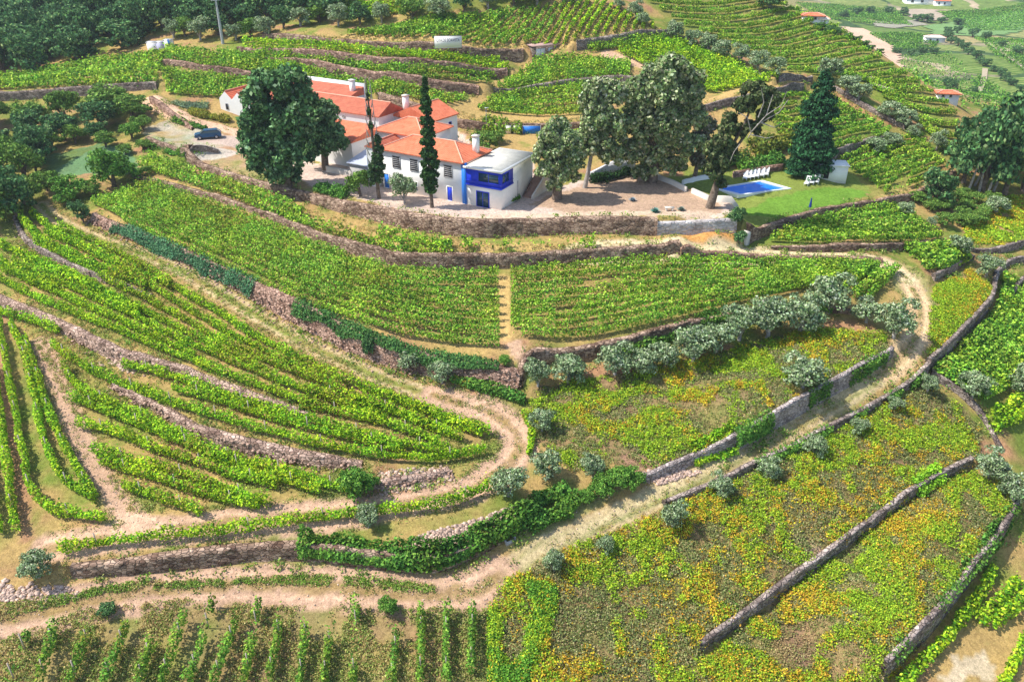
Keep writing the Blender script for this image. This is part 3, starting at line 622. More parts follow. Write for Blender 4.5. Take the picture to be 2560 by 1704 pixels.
# plot at the right under the pool lawn
a = [(1840,523),(1960,498),(2060,482),(2090,500)]; b = [(1770,556),(1880,562),(2050,562),(2165,548)]
for i, P in enumerate(loft(a, b, 6)):
    vine_row(P, '%s vine row down from the wall under the pool lawn' % ORD[i], 'vine rows under the pool lawn', w=1.0, h=1.3, dens=100, size=.16, pal=MIDG, wts=MIDG_W, rag=1.5)
for i, P in enumerate(loft([(2080,580),(2150,572),(2220,580)], [(2120,622),(2180,618),(2225,598)], 4)):
    vine_row(P, '%s row of the small plot inside the road bend at the right' % ORD[i], 'vine rows inside the road bend', w=1.2, h=1.3, pal=MIDG, wts=MIDG_W, size=.2, gaps=.15)
# small vineyard right of the conifer
for i, P in enumerate(loft([(1935,372),(1990,350),(2060,325),(2120,318)], [(2030,445),(2090,432),(2140,410),(2180,392)], 8)):
    vine_row(P, '%s slanting row of the small vineyard right of the pool, from the top' % ORD[i], 'vine rows of the small vineyard beside the pool', w=.8 if i < 6 else .5, h=1.1, dens=60, size=.18, pal=MIDG, wts=LIME_W, gaps=0 if i < 6 else .4)
for i, P in enumerate(loft([(1755,240),(1830,222),(1900,225),(1930,240)], [(1800,345),(1900,350),(1990,330),(2045,305)], 8)):
    vine_row(P, '%s row of the plot behind the conifer, from the top' % ORD[i], 'vine rows behind the conifer', w=.95, h=1.2, dens=60, size=.2, pal=MIDG, wts=LIME_W, gaps=.1)
# striped vineyard at the right edge
for i, P in enumerate(loft([(2310,640),(2305,700),(2270,755),(2210,815),(2150,868)], [(2440,690),(2420,780),(2370,850),(2300,900),(2255,925)], 9)):
    vine_row(P, '%s curved row of the striped vineyard at the right edge, from the wall' % ORD[i], 'curved vine rows at the right edge', w=.95, h=1.2, dens=70, size=.18, pal=MIDG, wts=MIDG_W)
for i, P in enumerate([[(2270,980),(2310,950),(2380,900)], [(2285,1000),(2330,975),(2380,940)]]):
    vine_row(pxrow(P), ['upper row of the tiny plot at the right edge by the olives', 'lower row of the tiny plot at the right edge by the olives'][i], 'rows of the tiny plot at the right edge', w=1.3, pal=LIME)
for i, P in enumerate([[(2065,1590),(2160,1490),(2240,1390),(2285,1320)], [(2250,1440),(2290,1395),(2340,1345)], [(2275,1452),(2330,1405),(2380,1350)], [(2300,1590),(2335,1510),(2380,1440)]]):
    vine_row(pxrow(P), ['vine row hugging the dark wall in the bottom right corner', 'left of the two short stout rows in the bottom right corner', 'right of the two short stout rows in the bottom right corner', 'vine row cut by the right edge at the bottom'][i], 'vine rows of the bottom right corner', w=1.1, h=1.3, pal=LIME)
# hill terraces above the house
for i, (A_, B_, n, L) in enumerate([
    ([(560,100),(700,108),(833,121),(1002,136),(1150,146)], [(560,114),(680,124),(830,136),(1002,150),(1172,160)], 2, 'terrace right under the white sign'),
    ([(500,122),(620,136),(800,153),(958,172),(1140,182)], [(520,134),(620,142),(800,165),(958,190),(1130,198)], 2, 'second terrace under the white sign'),
    ([(380,118),(500,132),(640,152),(800,185),(960,215),(1070,232)], [(360,138),(500,160),(680,182),(880,215),(1030,245)], 4, 'wide terrace behind the farm roofs'),
    ([(375,168),(480,182),(590,196)], [(385,215),(450,222),(520,226)], 5, 'terrace left of the twin gable house')]):
    for j, P in enumerate(loft(A_, B_, n)):
        vine_row(P, '%s vine row of the %s' % (ORD[j], L), 'vine rows of the '+L, w=1.15 if n < 5 else 1.3, h=1.2, dens=60, size=.21, pal=MIDG if i else LIME, wts=MIDG_W if i else LIME_W, rag=1.5, clump=2)
for i, P in enumerate(loft([(-20,185),(120,165),(250,140),(380,130)], [(-20,205),(120,198),(250,192),(365,188)], 5)):
    vine_row(P, '%s vine row below the dark wood at the far left' % ORD[i], 'vine rows below the dark wood', w=2.2, h=1.3, dens=60, size=.26, pal=MIDG, wts=MIDG_W, rag=1.5)
for (A_, B_, n, L) in [([(1225,147),(1330,135),(1450,152)], [(1145,202),(1288,190),(1448,178)], 6, 'dense plot between the hut and the plane trees'),
                       ([(1140,228),(1230,214),(1335,208),(1420,205)], [(1100,252),(1200,266),(1330,264),(1400,262)], 5, 'dense plot right above the house'),
                       ([(1545,98),(1620,125),(1700,156),(1785,188)], [(1425,118),(1480,150),(1560,185),(1650,215)], 9, 'bright sloping plot beside the diagonal olives'),
                       ([(1350,112),(1440,100),(1530,92)], [(1360,118),(1440,110),(1525,100)], 2, 'narrow plot under the hilltop vineyard')]:
    for j, P in enumerate(loft(A_, B_, n)):
        vine_row(P, '%s vine row of the %s' % (ORD[j], L), 'vine rows of the '+L, w=1.2, h=1.25, dens=90, size=.18, pal=LIME if 'sloping' in L else MIDG, wts=LIME_W, rag=1.6, clump=2)
for i, P in enumerate(loft([(690,26),(800,18),(950,4)], [(700,46),(820,38),(960,24)], 4)):
    vine_row(P, '%s vine row of the small bright plot above the grey tree row' % ORD[i], 'vine rows of the small top plot', w=1.3, h=1.2, dens=50, size=.25, pal=LIME, wts=LIME_W)
# hilltop vineyard, rows running away from the camera
Bq = resample(cast([(800,82),(930,92),(1060,99),(1190,104),(1320,98),(1500,74)])[:, :2], n=32); Tq = resample(cast([(950,60),(1060,42),(1180,25),(1320,6),(1400,8),(1500,60)])[:, :2], n=32)
for i in range(32):
    P = np.array([Bq[i]*(1-f)+Tq[i]*f for f in np.linspace(0, 1, 30)])
    vine_row(P, '%s row from the left of the striped hilltop vineyard' % ORD[i], 'rows of the striped hilltop vineyard', w=.75, h=1.2, dens=45, size=.22, pal=MIDG if i < 20 else LIME, wts=MIDG_W)
# large hillside at the upper right: rows from the olive diagonal to the crest
Lq = resample(cast([(1492,6),(1560,55),(1640,90),(1740,125),(1815,168),(1960,178),(2030,225),(2110,285),(2150,325)])[:, :2], n=21)
Rq = resample(np.array([p_[:2] for p_ in crest]+[(77.5, 138.0), (75.5, 131.0)]), n=21)
for i in range(21):
    P = np.array([Lq[i]*(1-f)+Rq[i]*f + np.array([0, -2.2*math.sin(math.pi*f)]) for f in np.linspace(0, 1, 60)])
    vine_row(P, '%s row from the top of the long hillside vineyard beyond the olives' % ORD[i], 'rows of the long hillside vineyard', w=.8, h=1.2, dens=80, size=.17, pal=MIDG, wts=MIDG_W, rag=1.3)
# patchy young vines at the bottom left, running towards the camera
BL = [((20,1590),(70,1470),.5),((95,1590),(135,1450),.5),((160,1590),(222,1440),.3),((240,1590),(300,1450),.62),((325,1590),(355,1490),.35),((375,1590),(432,1430),.25),((435,1590),(495,1395),.15),((495,1590),(552,1440),.2),((560,1590),(600,1400),.62),((620,1590),(650,1420),.66),((690,1590),(712,1430),.62),((750,1590),(770,1440),.62),((815,1590),(822,1400),.5),((902,1590),(914,1470),.25),((968,1590),(972,1412),.12),((1028,1590),(1030,1412),.15),((1085,1560),(1090,1415),.12)]
for i, (b, t, g) in enumerate(BL):
    P = resample(cast([b, t])[:, :2], .5)
    vine_row(P, '%s patchy young row from the left along the bottom edge, running downhill' % ORD[i], 'young vine rows at the bottom left', w=.75, h=1.65, dens=120, size=.12, gaps=g*.5, clump=1.0, pal=[(.22,.42,.05),(.14,.30,.04),(.08,.19,.03),(.34,.50,.07)], rag=1.4)
# ------------------------------------------------------------------ trees, shrubs, hedges
M_BARK = None
def bark_mat(name, c1, c2):
    m, n, l, b = new_mat(name, .95); p = wpos(n)
    l.new(ramp(n, l, noise(n, l, p, 3.0, 4), [(.35, c1), (.65, c2)]), b.inputs['Base Color']); return m
M_BARK = bark_mat('bark', (.10,.075,.055), (.24,.19,.15)); M_PALEBARK = bark_mat('pale_bark', (.26,.23,.21), (.48,.44,.40))
def tube(pts_, rad, sides=7):
    pts_ = np.asarray(pts_, float); n = len(pts_); V = []; F = []
    for i in range(n):
        d = pts_[min(i+1, n-1)]-pts_[max(i-1, 0)]; d /= np.linalg.norm(d)+1e-9
        a = np.cross(d, (0.3, 1, 0.1)); a /= np.linalg.norm(a); b = np.cross(d, a)
        for k in range(sides):
            t = 2*math.pi*k/sides; V.append(pts_[i]+rad[i]*(a*math.cos(t)+b*math.sin(t)))
    for i in range(n-1):
        for k in range(sides): F.append((i*sides+k, i*sides+(k+1) % sides, (i+1)*sides+(k+1) % sides, (i+1)*sides+k))
    return np.array(V), np.array(F)
def tubes_obj(name, specs, mat, parent=None, loc=None):
    VV, FF, o = [], [], 0
    for p, r in specs:
        V, F = tube(p, r); VV.append(V); FF.append(F+o); o += len(V)
    return mesh_obj(name, np.vstack(VV), np.vstack(FF), mat, parent, smooth_=True, loc=loc)
def crown(blobs, n, size, pal, wts, sub=12, tight=.30, hole=.0):
    """blobs: list of (centre, radii). Leaves in sub clumps spread over each blob's shell"""
    blobs = [(np.array(c, float), np.array(r, float)*np.ones(3)) for c, r in blobs]
    wv = np.array([np.prod(r)**(2/3) for c, r in blobs]); wv /= wv.sum(); C = []; Nn = []; Cl = []
    for (c, r), w_ in zip(blobs, wv):
        k = max(30, int(n*w_)); ns = max(4, int(sub*(.6+.8*rng.random())))
        d = rng.normal(size=(ns, 3)); d /= np.linalg.norm(d, axis=1)[:, None]; d[:, 2] = np.where(d[:, 2] < -.5, -d[:, 2], d[:, 2])
        sc_ = d*r*rng.uniform(.62, 1.0, (ns, 1)); tone = rng.uniform(.78, 1.22, ns)
        j = rng.integers(0, ns, k); off = rng.normal(size=(k, 3)); off /= np.linalg.norm(off, axis=1)[:, None]
        off *= (rng.uniform(.1, 1, (k, 1))**.4)*tight*r*1.5
        q = sc_[j]+off; C.append(c+q)
        nn = off/(np.linalg.norm(off, axis=1)[:, None]+1e-9)+.5*q/(np.linalg.norm(q, axis=1)[:, None]+1e-9); Nn.append(nn)
        Cl.append(colmix(k, pal, wts)*tone[j][:, None])
    return np.vstack(C), np.full(sum(map(len, C)), size), np.clip(np.vstack(Cl), .004, 1), np.vstack(Nn)
OLIVE = [(.29,.39,.19), (.19,.28,.12), (.43,.51,.32), (.08,.14,.05)]; OLIVE_W = [4, 3, 3, 1.5]
OAK = [(.11,.23,.08), (.06,.14,.05), (.19,.33,.13), (.28,.42,.21)]; OAK_W = [4, 3, 2.5, 1]
PLANE = [(.33,.40,.18), (.21,.30,.11), (.52,.55,.33), (.10,.18,.05)]; PLANE_W = [4, 3, 2.2, 1.5]
WOODP = [(.085,.20,.07), (.055,.13,.05), (.16,.30,.09), (.25,.36,.14)]; WOOD_W = [4, 3, 2, 1]
BUSHG = [(.14,.31,.045), (.08,.20,.035), (.24,.42,.07)]; BUSH_W = [4, 3, 2]
def unit_tree(kind, seed, n, size, pal, wts, flat=.85, nb=9, trunk_h=.22, mat_bark=None, narrow=1.0):
    """a tree one metre wide and about one metre high; scaled when placed"""
    bl = [((0, 0, trunk_h+flat*.42), (.36*narrow, .36*narrow, flat*.36))]
    for k in range(nb):
        a = 2*math.pi*(k+rng.random()*.6)/nb; rr = rng.uniform(.18, .32)*narrow; z = trunk_h+flat*rng.uniform(.15, .80)
        q = rng.uniform(.15, .23); bl.append(((rr*math.cos(a), rr*math.sin(a), z), (q, q, q*flat)))
    C, s, c, nn = crown(bl, n, size, pal, wts)
    r = bpy.data.objects.new(kind, None); COL.objects.link(r)
    tr = [([(0, 0, -.06), (.02, .01, trunk_h*.6), (.0, .02, trunk_h+.25*flat)], [.055, .042, .025])]
    for k in range(4):
        a = rng.uniform(0, 6.28); tr.append(([(0, 0, trunk_h*.7), (.1*math.cos(a), .1*math.sin(a), trunk_h+.15), (.22*math.cos(a), .22*math.sin(a), trunk_h+.4*flat)], [.03, .02, .008]))
    tubes_obj('trunk', tr, mat_bark or M_BARK, r); leaf_obj('crown', C, s, c, nn, .9, M_TREE, r)
    return r
def copy_tree(o):
    c = o.copy(); COL.objects.link(c)
    for ch in list(o.children):
        k = ch.copy(); COL.objects.link(k); k.parent = c
    return c
protos = {}
for kind, cfg in {'olive_tree': (4, 3400, .030, OLIVE, OLIVE_W, .80, 9, .16, M_PALEBARK), 'wood_tree': (5, 2600, .036, WOODP, WOOD_W, .85, 10, .16, M_BARK), 'round_tree': (2, 3600, .030, BUSHG, BUSH_W, .8, 9, .10, M_BARK), 'lime_tree': (2, 2400, .036, [(.16,.29,.05), (.10,.20,.04), (.28,.42,.09)], BUSH_W, .85, 9, .16, M_BARK)}.items():
    protos[kind] = [[unit_tree(kind, s, cfg[1], cfg[2], cfg[3], cfg[4], cfg[5], cfg[6], cfg[7], cfg[8]), False] for s in range(cfg[0])]
def place(kind, p, wm, hm, label, cat, group=None, name=None, v=None, rot=None):
    L = protos[kind]; e = L[v % len(L)] if v is not None else L[int(rng.integers(len(L)))]
    if e[1]: o = copy_tree(e[0])
    else: o = e[0]; e[1] = True
    o.location = (p[0], p[1], p[2]); o.rotation_euler = (0, 0, rng.uniform(0, 6.28) if rot is None else rot); o.scale = (wm, wm, hm)
    if name: o.name = name
    return tag(o, label, cat, group)
def place_px(kind, X, Y, wpx, hpx, label, cat, group=None, name=None, v=None):
    """X, Y: where the trunk meets the ground in the image; wpx/hpx: size there"""
    p = cast([(X, Y)])[0]; s = ppm(p); return place(kind, p-np.array([0, 0, .1]), wpx/s*1.05, hpx/s*1.05, label, cat, group, name, v)
# silver olives (x, ground y, width, height in image pixels)
OL = [(1237,888,62,72,'leftmost olive at the pale corner of the capped wall'), (1308,880,88,78,'second olive from the left along the capped wall'), (1415,862,88,84,'third olive in front of the capped wall, pale crown'), (1480,858,80,66,'low olive between two taller ones by the capped wall'), (1530,846,76,70,'low olive just left of the broad one in the long line'), (1648,808,84,80,'olive between the broad one and the big merged clump'), (1592,832,108,92,'broad olive in the middle of the long olive line'), (1700,782,98,100,'olive left of the big merged olive clump'), (1765,775,110,104,'olive in the middle of the merged clump'), (1838,765,108,100,'olive at the right side of the merged clump'), (1905,720,105,100,'tallest pale olive, standing highest in the line'), (1992,742,80,62,'olive between the tall pale one and the road bend'), (2056,778,92,100,'silver olive leaning over the road bend with its shadow on the dirt'),
 (1846,892,108,86,'lone bright silver olive in the overgrown slope'), (1247,992,62,68,'small olive just right of the track bend'), (1260,1100,76,82,'olive below the track bend'), (1170,1140,84,84,'dark green olive at the lower side of the track bend'), (1363,1098,58,64,'small round olive above the dark shrubs'), (1655,1142,62,66,'blue grey olive on the edge of the grassy track'), (1546,1218,60,88,'slim pale olive at the edge of the grassy track'), (1273,1312,54,62,'small olive at the start of the overgrown slope'), (1392,1268,46,48,'small faded olive in the overgrown slope'), (1765,1098,60,56,'olive by the low edge wall, middle of three'), (1872,1046,60,56,'olive by the low edge wall, third from below'), (1972,996,48,46,'small olive leaning on the low edge wall'), (2056,944,40,42,'tiny olive high on the low edge wall'), (2132,904,44,50,'small olive at the head of the broken wall'), (2237,912,78,70,'olive at the foot of the striped vineyard'), (2352,918,80,100,'olive cut by the right edge beside the dark path'), (2272,1098,84,76,'olive above the bright green shrub at the right'), (2325,1160,74,84,'silver olive near the right edge below its neighbour'),
 (942,852,58,56,'grey olive against the pink embankment, left one of a pair'), (1018,880,66,62,'olive against the pink embankment, right one of a pair'), (847,1212,54,62,'soft grey olive growing in the vine row'), (92,1325,80,78,'olive at the left end of the long low wall'), (2206,588,56,54,'olive beside the curved dark walls at the right'), (2268,636,60,60,'olive at the junction of the right hand walls'), (2080,498,46,40,'small olive at the wall corner below the small vineyard'), (2142,520,26,26,'tiny olive on the wall below the small vineyard'), (2290,492,62,44,'olive in the scrub under the dark grove'),
 (1552,92,46,46,'first olive at the top of the diagonal line'), (1592,108,46,44,'second olive down the diagonal line'), (1628,120,48,46,'third olive down the diagonal line'), (1660,134,50,46,'fourth olive down the diagonal line'), (1702,146,48,44,'fifth olive down the diagonal line'), (1742,160,52,48,'sixth olive down the diagonal line'), (1782,176,54,50,'seventh olive, end of the diagonal line'), (1906,190,58,60,'big round olive behind the top of the conifer'), (1950,218,58,50,'olive right of the conifer top'), (1975,232,50,44,'olive on the dark wall right of the conifer'), (2045,272,60,44,'low olive further down the right hand wall'), (2082,292,56,46,'olive at the lower end of the right hand wall'), (2100,318,34,34,'little olive by the wall end'), (2155,346,42,48,'round olive above the small vineyard corner'), (2010,348,60,36,'spreading olive on the wall above the small vineyard'), (2050,338,50,34,'spreading olive above the small vineyard, right one'),
 (1462,42,40,40,'olive on the top edge of the striped hilltop vineyard'), (1478,58,34,30,'smaller olive at the corner of the hilltop vineyard'), (1425,22,30,26,'little olive at the very top right of the hilltop vineyard')]
for X, Y, a, b, L in OL: place_px('olive_tree', X, Y, a*1.02, b*1.0, L, 'olive tree', 'silver olives')
k = 0
for X, Y in [(395,88),(430,84),(465,92),(500,80),(540,92),(575,88),(612,86),(648,66),(690,60),(735,52),(780,60),(826,56),(880,52),(945,46),(1008,40),(1065,28),(1120,22),(1180,14),(1235,10),(1290,4)]:
    place_px(('olive_tree', 'lime_tree', 'olive_tree', 'wood_tree')[k % 4], X+rng.uniform(-6, 6), Y, rng.uniform(46, 68), rng.uniform(38, 56), '%s tree from the left in the grey green row above the hill vineyards' % ORD[k], 'olive tree', 'grey green trees along the edge of the wood'); k += 1
# dark wood at the top left and the trees at the left edge
def scatter(poly, spacing, jit=.35):
    P = wpoly(poly); x0, y0 = P.min(0); x1, y1 = P.max(0)
    a, b = np.meshgrid(np.arange(x0, x1, spacing), np.arange(y0, y1, spacing)); a = a+(np.arange(a.shape[0]) % 2)[:, None]*spacing/2
    q = np.stack([a.ravel(), b.ravel()], 1)+rng.uniform(-jit, jit, (a.size, 2))*spacing
    return q[pip(q[:, 0], q[:, 1], P)]
def img(x, y, z):
    d = np.array([x, y, z])-CAM; q = d@_f; return 1178+FPX*d[0]/q, 784-FPX*(d@_u)/q
def wood_label(x, y):
    X, Y = img(x, y, float(H(x, y))); c = 'at the far left edge' if X < 110 else 'left of the white huts' if X < 300 else 'behind the white huts' if X < 440 else 'behind the tall pole' if X < 580 else 'right of the tall pole'
    return ('front rank' if Y > 105 else 'middle' if Y > 30 else 'rearmost')+' dark green tree of the dense wood, '+c
for x, y in scatter([(-80,172),(60,170),(180,142),(300,112),(400,80),(520,66),(640,56),(760,36),(760,-28),(400,-30),(0,-30),(-90,-20)], 5.8):
    place('wood_tree', (x, y, float(H(x, y))-1.3), rng.uniform(7, 10.5), rng.uniform(6.5, 10.5), wood_label(x, y), 'tree', 'trees of the dense wood at the top left')
for x, y in scatter([(760,30),(900,6),(1050,-6),(1300,-22),(900,-28),(760,-28)], 7):
    place('lime_tree', (x, y, float(H(x, y))-.3), rng.uniform(6, 8), rng.uniform(5, 7), 'mid green tree on the slope behind the grey row at the top', 'tree', 'mid green trees at the top')
def grove_label(x, y):
    X, Y = img(x, y, float(H(x, y))); c = 'touching the left edge' if X < 60 else 'beside the driveway' if X > 250 else 'in its middle' if X > 140 else 'left of its middle'
    return 'leafy green tree of the left hand grove, '+c+(', at the back' if Y < 275 else ', half way down' if Y < 360 else ', nearest the vines')
for x, y in scatter([(-80,268),(100,262),(240,252),(338,248),(322,290),(270,318),(205,330),(130,338),(100,380),(95,450),(60,500),(-120,560)], 6.2):
    place('lime_tree' if (x*1.7+y) % 3 < 2.1 else 'wood_tree', (x, y, float(H(x, y))-.3), rng.uniform(6, 8.5), rng.uniform(5, 7), grove_label(x, y), 'tree', 'trees of the grove at the left edge')
for X, Y, a, b, kd, L in [(265,428,112,100,'round_tree','big spreading green tree above the upper left vineyard'), (168,455,84,60,'round_tree','lower rounded tree left of the spreading one'), (40,500,110,115,'wood_tree','dark tree at the left edge above the dirt path'), (192,512,46,54,'wood_tree','single dark green bush at the head of the rutted track'), (822,1140,94,90,'round_tree','round dark green tree at the end of the rubble wall'), (895,1412,54,56,'round_tree','round dark bush on the lower side of the wide dirt road'), (250,1412,46,36,'wood_tree','scruffy dark bush beside the wide road at the left'),
   (850,825,36,62,'wood_tree','narrow dark bush against the pink embankment'), (1130,452,1,1,None,''), (930,468,66,72,'olive_tree','small rounded tree in front of the white facade'), (828,452,66,66,'lime_tree','yellowish small tree left of the thin cypress'), (1118,348,66,50,'lime_tree','rounded yellow green bush behind the main roof'), (1042,328,34,24,'round_tree','small green shrub by the lavender shaded wall'), (1138,330,50,30,'lime_tree','low shrubs behind the flat roofed pavilion'), (1690,520,46,46,'wood_tree','dark shrub at the end of the limewashed wall'), (1700,560,36,30,'wood_tree','small green shrub above the white stone post'), (1920,408,36,30,'olive_tree','reddish grey shrub beside the pool house'), (1160,838,34,28,'round_tree','small green bush at the tip of the embankment hedge')]:
    if kd: place_px(kd, X, Y, a, b, L, 'bush' if 'bush' in L or 'shrub' in L else 'tree')
for X, Y, a, b in [(1385,1140,60,60), (1420,1120,70,60), (1455,1118,60,60), (1350,1152,46,40)]:
    place_px('round_tree', X, Y, a, b, 'dark green bush of the clump above the grassy track', 'bush', 'dark bushes above the grassy track')
# dark grove at the right edge with pale trunks below
for X, Y, a, b in [(2215,420,80,120), (2262,440,90,150), (2310,450,100,165), (2356,440,110,175), (2330,400,110,150), (2270,385,80,110), (2400,460,120,190), (2225,380,70,80), (2390,400,120,170), (2150,470,60,70)]:
    place_px('wood_tree', X, Y, a*1.35, b*1.18, 'dark evergreen of the tall right hand grove, '+('cut by the right edge' if X > 2335 else 'in its middle' if X > 2250 else 'at its left side'), 'tree', 'evergreens of the right hand grove')
p0 = cast([(2215,425)])[0]
for i, (X, Y, X2, Y2) in enumerate([(2222,425,2228,372), (2245,430,2240,365), (2262,438,2275,370), (2278,430,2290,360), (2235,418,2252,360)]):
    p = cast([(X, Y)])[0]-np.array([0, 1.2, 0]); h = (Y-Y2)/ppm(p)*1.1; o = tubes_obj('bare_trunk', [([(0, 0, -.4), ((X2-X)/ppm(p)*.5, 0, h*.5), ((X2-X)/ppm(p), 0, h)], [.22, .17, .10])], M_PALEBARK, loc=p)
    tag(o, 'pale bare tree trunk standing at the front of the dark grove', 'tree trunk', 'pale trunks under the grove')
for x, y in scatter([(2110,440),(2190,430),(2300,470),(2290,490),(2210,540),(2160,520),(2085,470)], 2.6):
    place('lime_tree', (x, y, float(H(x, y))-.2), rng.uniform(2.2, 3.6), rng.uniform(1.4, 2.4), 'low green scrub bush on the slope under the dark grove', 'bush', 'scrub bushes under the grove')
# big trees built from measured lumps (image pixels, at the depth of the trunk)
def big_tree(name, base, lumps, n, size, pal, wts, trunk, label, cat='tree', depth=.55, seed=0, bark=None, dead=None, extra_parts=None):
    p = cast([base])[0]; s = ppm(p); fy = .874
    r = bpy.data.objects.new(name, None); COL.objects.link(r); r.location = p; tag(r, label, cat)
    B = []
    def at(X, Y, dy=0.0):
        dx = (X-base[0])/s; dz = (base[1]-Y)/s/.955
        return np.array([dx, dy, dz-dy*.2])
    for X, Y, R, *ry in lumps:
        Rr = R/s*.84; rz = (ry[0] if ry else R)/s*.84
        for dy in ((-depth*Rr), (depth*Rr)): B.append((at(X, Y, dy), (Rr, Rr*.8, rz)))
    C, sz, c, nn = crown(B, n, size, pal, wts, sub=22, tight=.24); leaf_obj('crown', C, sz, c, nn, .9, M_TREE, r)
    specs = [([at(X, Y) - (np.array([0, 0, .4]) if i == 0 else 0) for i, (X, Y, _) in enumerate(t)], [w_/s for _, _, w_ in t]) for t in trunk]
    tubes_obj('trunk', specs, bark or M_BARK, r)
    if dead: tubes_obj('dead_branches', [([at(X, Y, dy_) for X, Y, _, dy_ in t], [w_/s for _, _, w_, _ in t]) for t in dead], M_PALEBARK, r)
    return r
big_tree('oak_tree', (660,430), [(622,255,42),(655,225,44),(700,215,42),(715,250,44),(618,300,46),(655,290,52),(690,310,50),(610,345,44),(645,350,48),(685,360,44),(612,378,32),(645,395,40),(670,408,30),(690,200,28),(640,205,26)], 26000, .30, OAK, OAK_W, [[(660,430,14),(662,380,11),(655,320,8),(640,270,5)],[(660,390,8),(690,330,5),(705,270,3)]], 'huge dark green evergreen oak left of the white house')
big_tree('oak_tree', (748,390), [(755,290,44),(735,265,34),(775,320,36),(750,330,42),(730,345,34),(765,260,24),(790,335,22)], 13000, .28, OAK, OAK_W, [[(748,392,9),(750,360,8),(752,310,6),(755,270,3)]], 'second dark oak with a bare trunk, right of the huge one')
cy = [(992+dx, y, w_, 16) for dx, y, w_ in [(0,212,7),(0,230,10),(0,250,13),(-1,270,15),(0,292,17),(1,314,18),(0,336,20),(1,358,21),(2,380,22),(1,402,22),(0,422,19),(1,436,14)]]
big_tree('cypress', (994,477), cy, 9000, .20, [(.05,.12,.03),(.03,.08,.025),(.09,.18,.05)], [4,3,2], [[(994,478,5),(993,440,4),(992,300,3),(992,205,1.5)]], 'tall dense dark green cypress in front of the white house', 'cypress', .2)
cy = [(870+dx, y, w_, 15) for dx, y, w_ in [(10,330,10),(12,350,13),(6,368,17),(4,386,20),(0,402,22),(-2,418,17)]]
big_tree('cypress', (872,456), cy+[(868,300,6,14),(866,270,5,14),(866,240,4,14)], 4200, .18, [(.06,.13,.04),(.04,.09,.03),(.12,.17,.08)], [4,3,2], [[(872,457,5),(871,420,4),(868,300,3),(865,208,1)]], 'thin half bare grey cypress left of the dense one', 'cypress', .2,
   dead=[[(868+sx*a_, y, 1.6, 0), (868+sx*a_*1.6, y-16, .8, .3*sx), (868+sx*a_*1.2, y-34, .3, .2)] for y, a_ in ((380,9),(360,9),(340,8),(320,7),(300,6),(280,5),(260,4.5),(245,4),(230,3)) for sx in (-1, 1)])
big_tree('plane_tree', (1281,458), [(1280,310,34),(1262,335,36),(1300,335,38),(1250,365,32),(1285,365,42),(1312,370,34),(1255,395,28),(1290,400,36),(1310,405,24),(1275,425,20)], 20000, .22, PLANE, PLANE_W, [[(1281,460,13),(1282,430,10),(1280,380,6)]], 'rounded grey green tree right of the flat roofed pavilion', bark=M_BARK)
big_tree('plane_tree', (1346,432), [(1365,225,34),(1350,250,32),(1395,235,36),(1370,275,38),(1355,315,34),(1390,300,44),(1345,345,26),(1375,345,38),(1400,360,32)], 20000, .25, PLANE, PLANE_W, [[(1344,434,6),(1352,395,5),(1358,350,4),(1375,280,3)]], 'tall pale crowned plane tree with a slim white trunk', bark=M_PALEBARK)
big_tree('plane_tree', (1500,418), [(1520,185,44),(1490,205,42),(1555,210,40),(1450,230,40),(1510,240,52),(1570,245,38),(1460,275,44),(1525,290,52),(1580,290,34),(1440,310,38),(1490,330,48),(1550,340,44),(1590,335,26),(1450,355,36),(1500,380,36),(1550,385,30),(1470,400,22)], 48000, .26, PLANE, PLANE_W, [[(1500,420,13),(1502,370,11),(1505,300,8),(1515,220,4)],[(1502,360,8),(1550,290,5),(1570,230,3)],[(1502,350,7),(1460,280,5),(1450,230,3)]], 'enormous grey green plane tree at the middle of the grove')
big_tree('plane_tree', (1597,412), [(1610,300,26),(1600,330,28),(1615,350,24),(1600,370,24)], 5000, .24, [(.22,.22,.16),(.14,.16,.09),(.3,.29,.22)], [3,3,2], [[(1597,414,6),(1602,360,4),(1608,310,2)]], 'thin greyish tree between the enormous plane and the leaning one')
big_tree('plane_tree', (1635,478), [(1648,372,30),(1632,398,24),(1625,350,24),(1650,425,16),(1700,232,30),(1725,245,28),(1680,260,24),(1728,285,26),(1700,310,24),(1655,310,26),(1640,340,28),(1660,350,22),(1640,380,24),(1638,405,18),(1650,285,18)], 19000, .24, [(.10,.14,.05),(.06,.10,.035),(.20,.22,.10)], [4,3,2], [[(1632,480,11),(1640,440,9),(1646,400,6),(1660,350,4),(1685,300,3),(1700,240,2)],[(1655,370,4),(1690,320,3),(1715,280,2)]], 'leaning old tree with dead grey branches beside the pool', bark=M_BARK,
   dead=[[(1688,322,1.2,-2.0),(1692,308,1.2,-2.4),(1715,275,1.2,-2.9),(1722,235,.6,-2.9)],[(1690,310,1.4,-2.4),(1675,280,1.0,-3),(1655,270,.6,-3)],[(1700,295,1.3,-2.5),(1740,270,.9,-3),(1755,245,.5,-3)],[(1705,290,1.6,-2.6),(1735,300,1,-3),(1752,290,.4,-3)],[(1700,280,1.4,-2.6),(1705,250,.9,-3),(1695,222,.4,-3)],[(1690,315,1.4,-2.6),(1722,322,.8,-3),(1738,318,.4,-3)],[(1715,275,1,-3),(1742,255,.6,-3.2),(1748,228,.3,-3.2)],[(1672,335,1,-2),(1662,350,.8,-2),(1655,372,.5,-2)]])
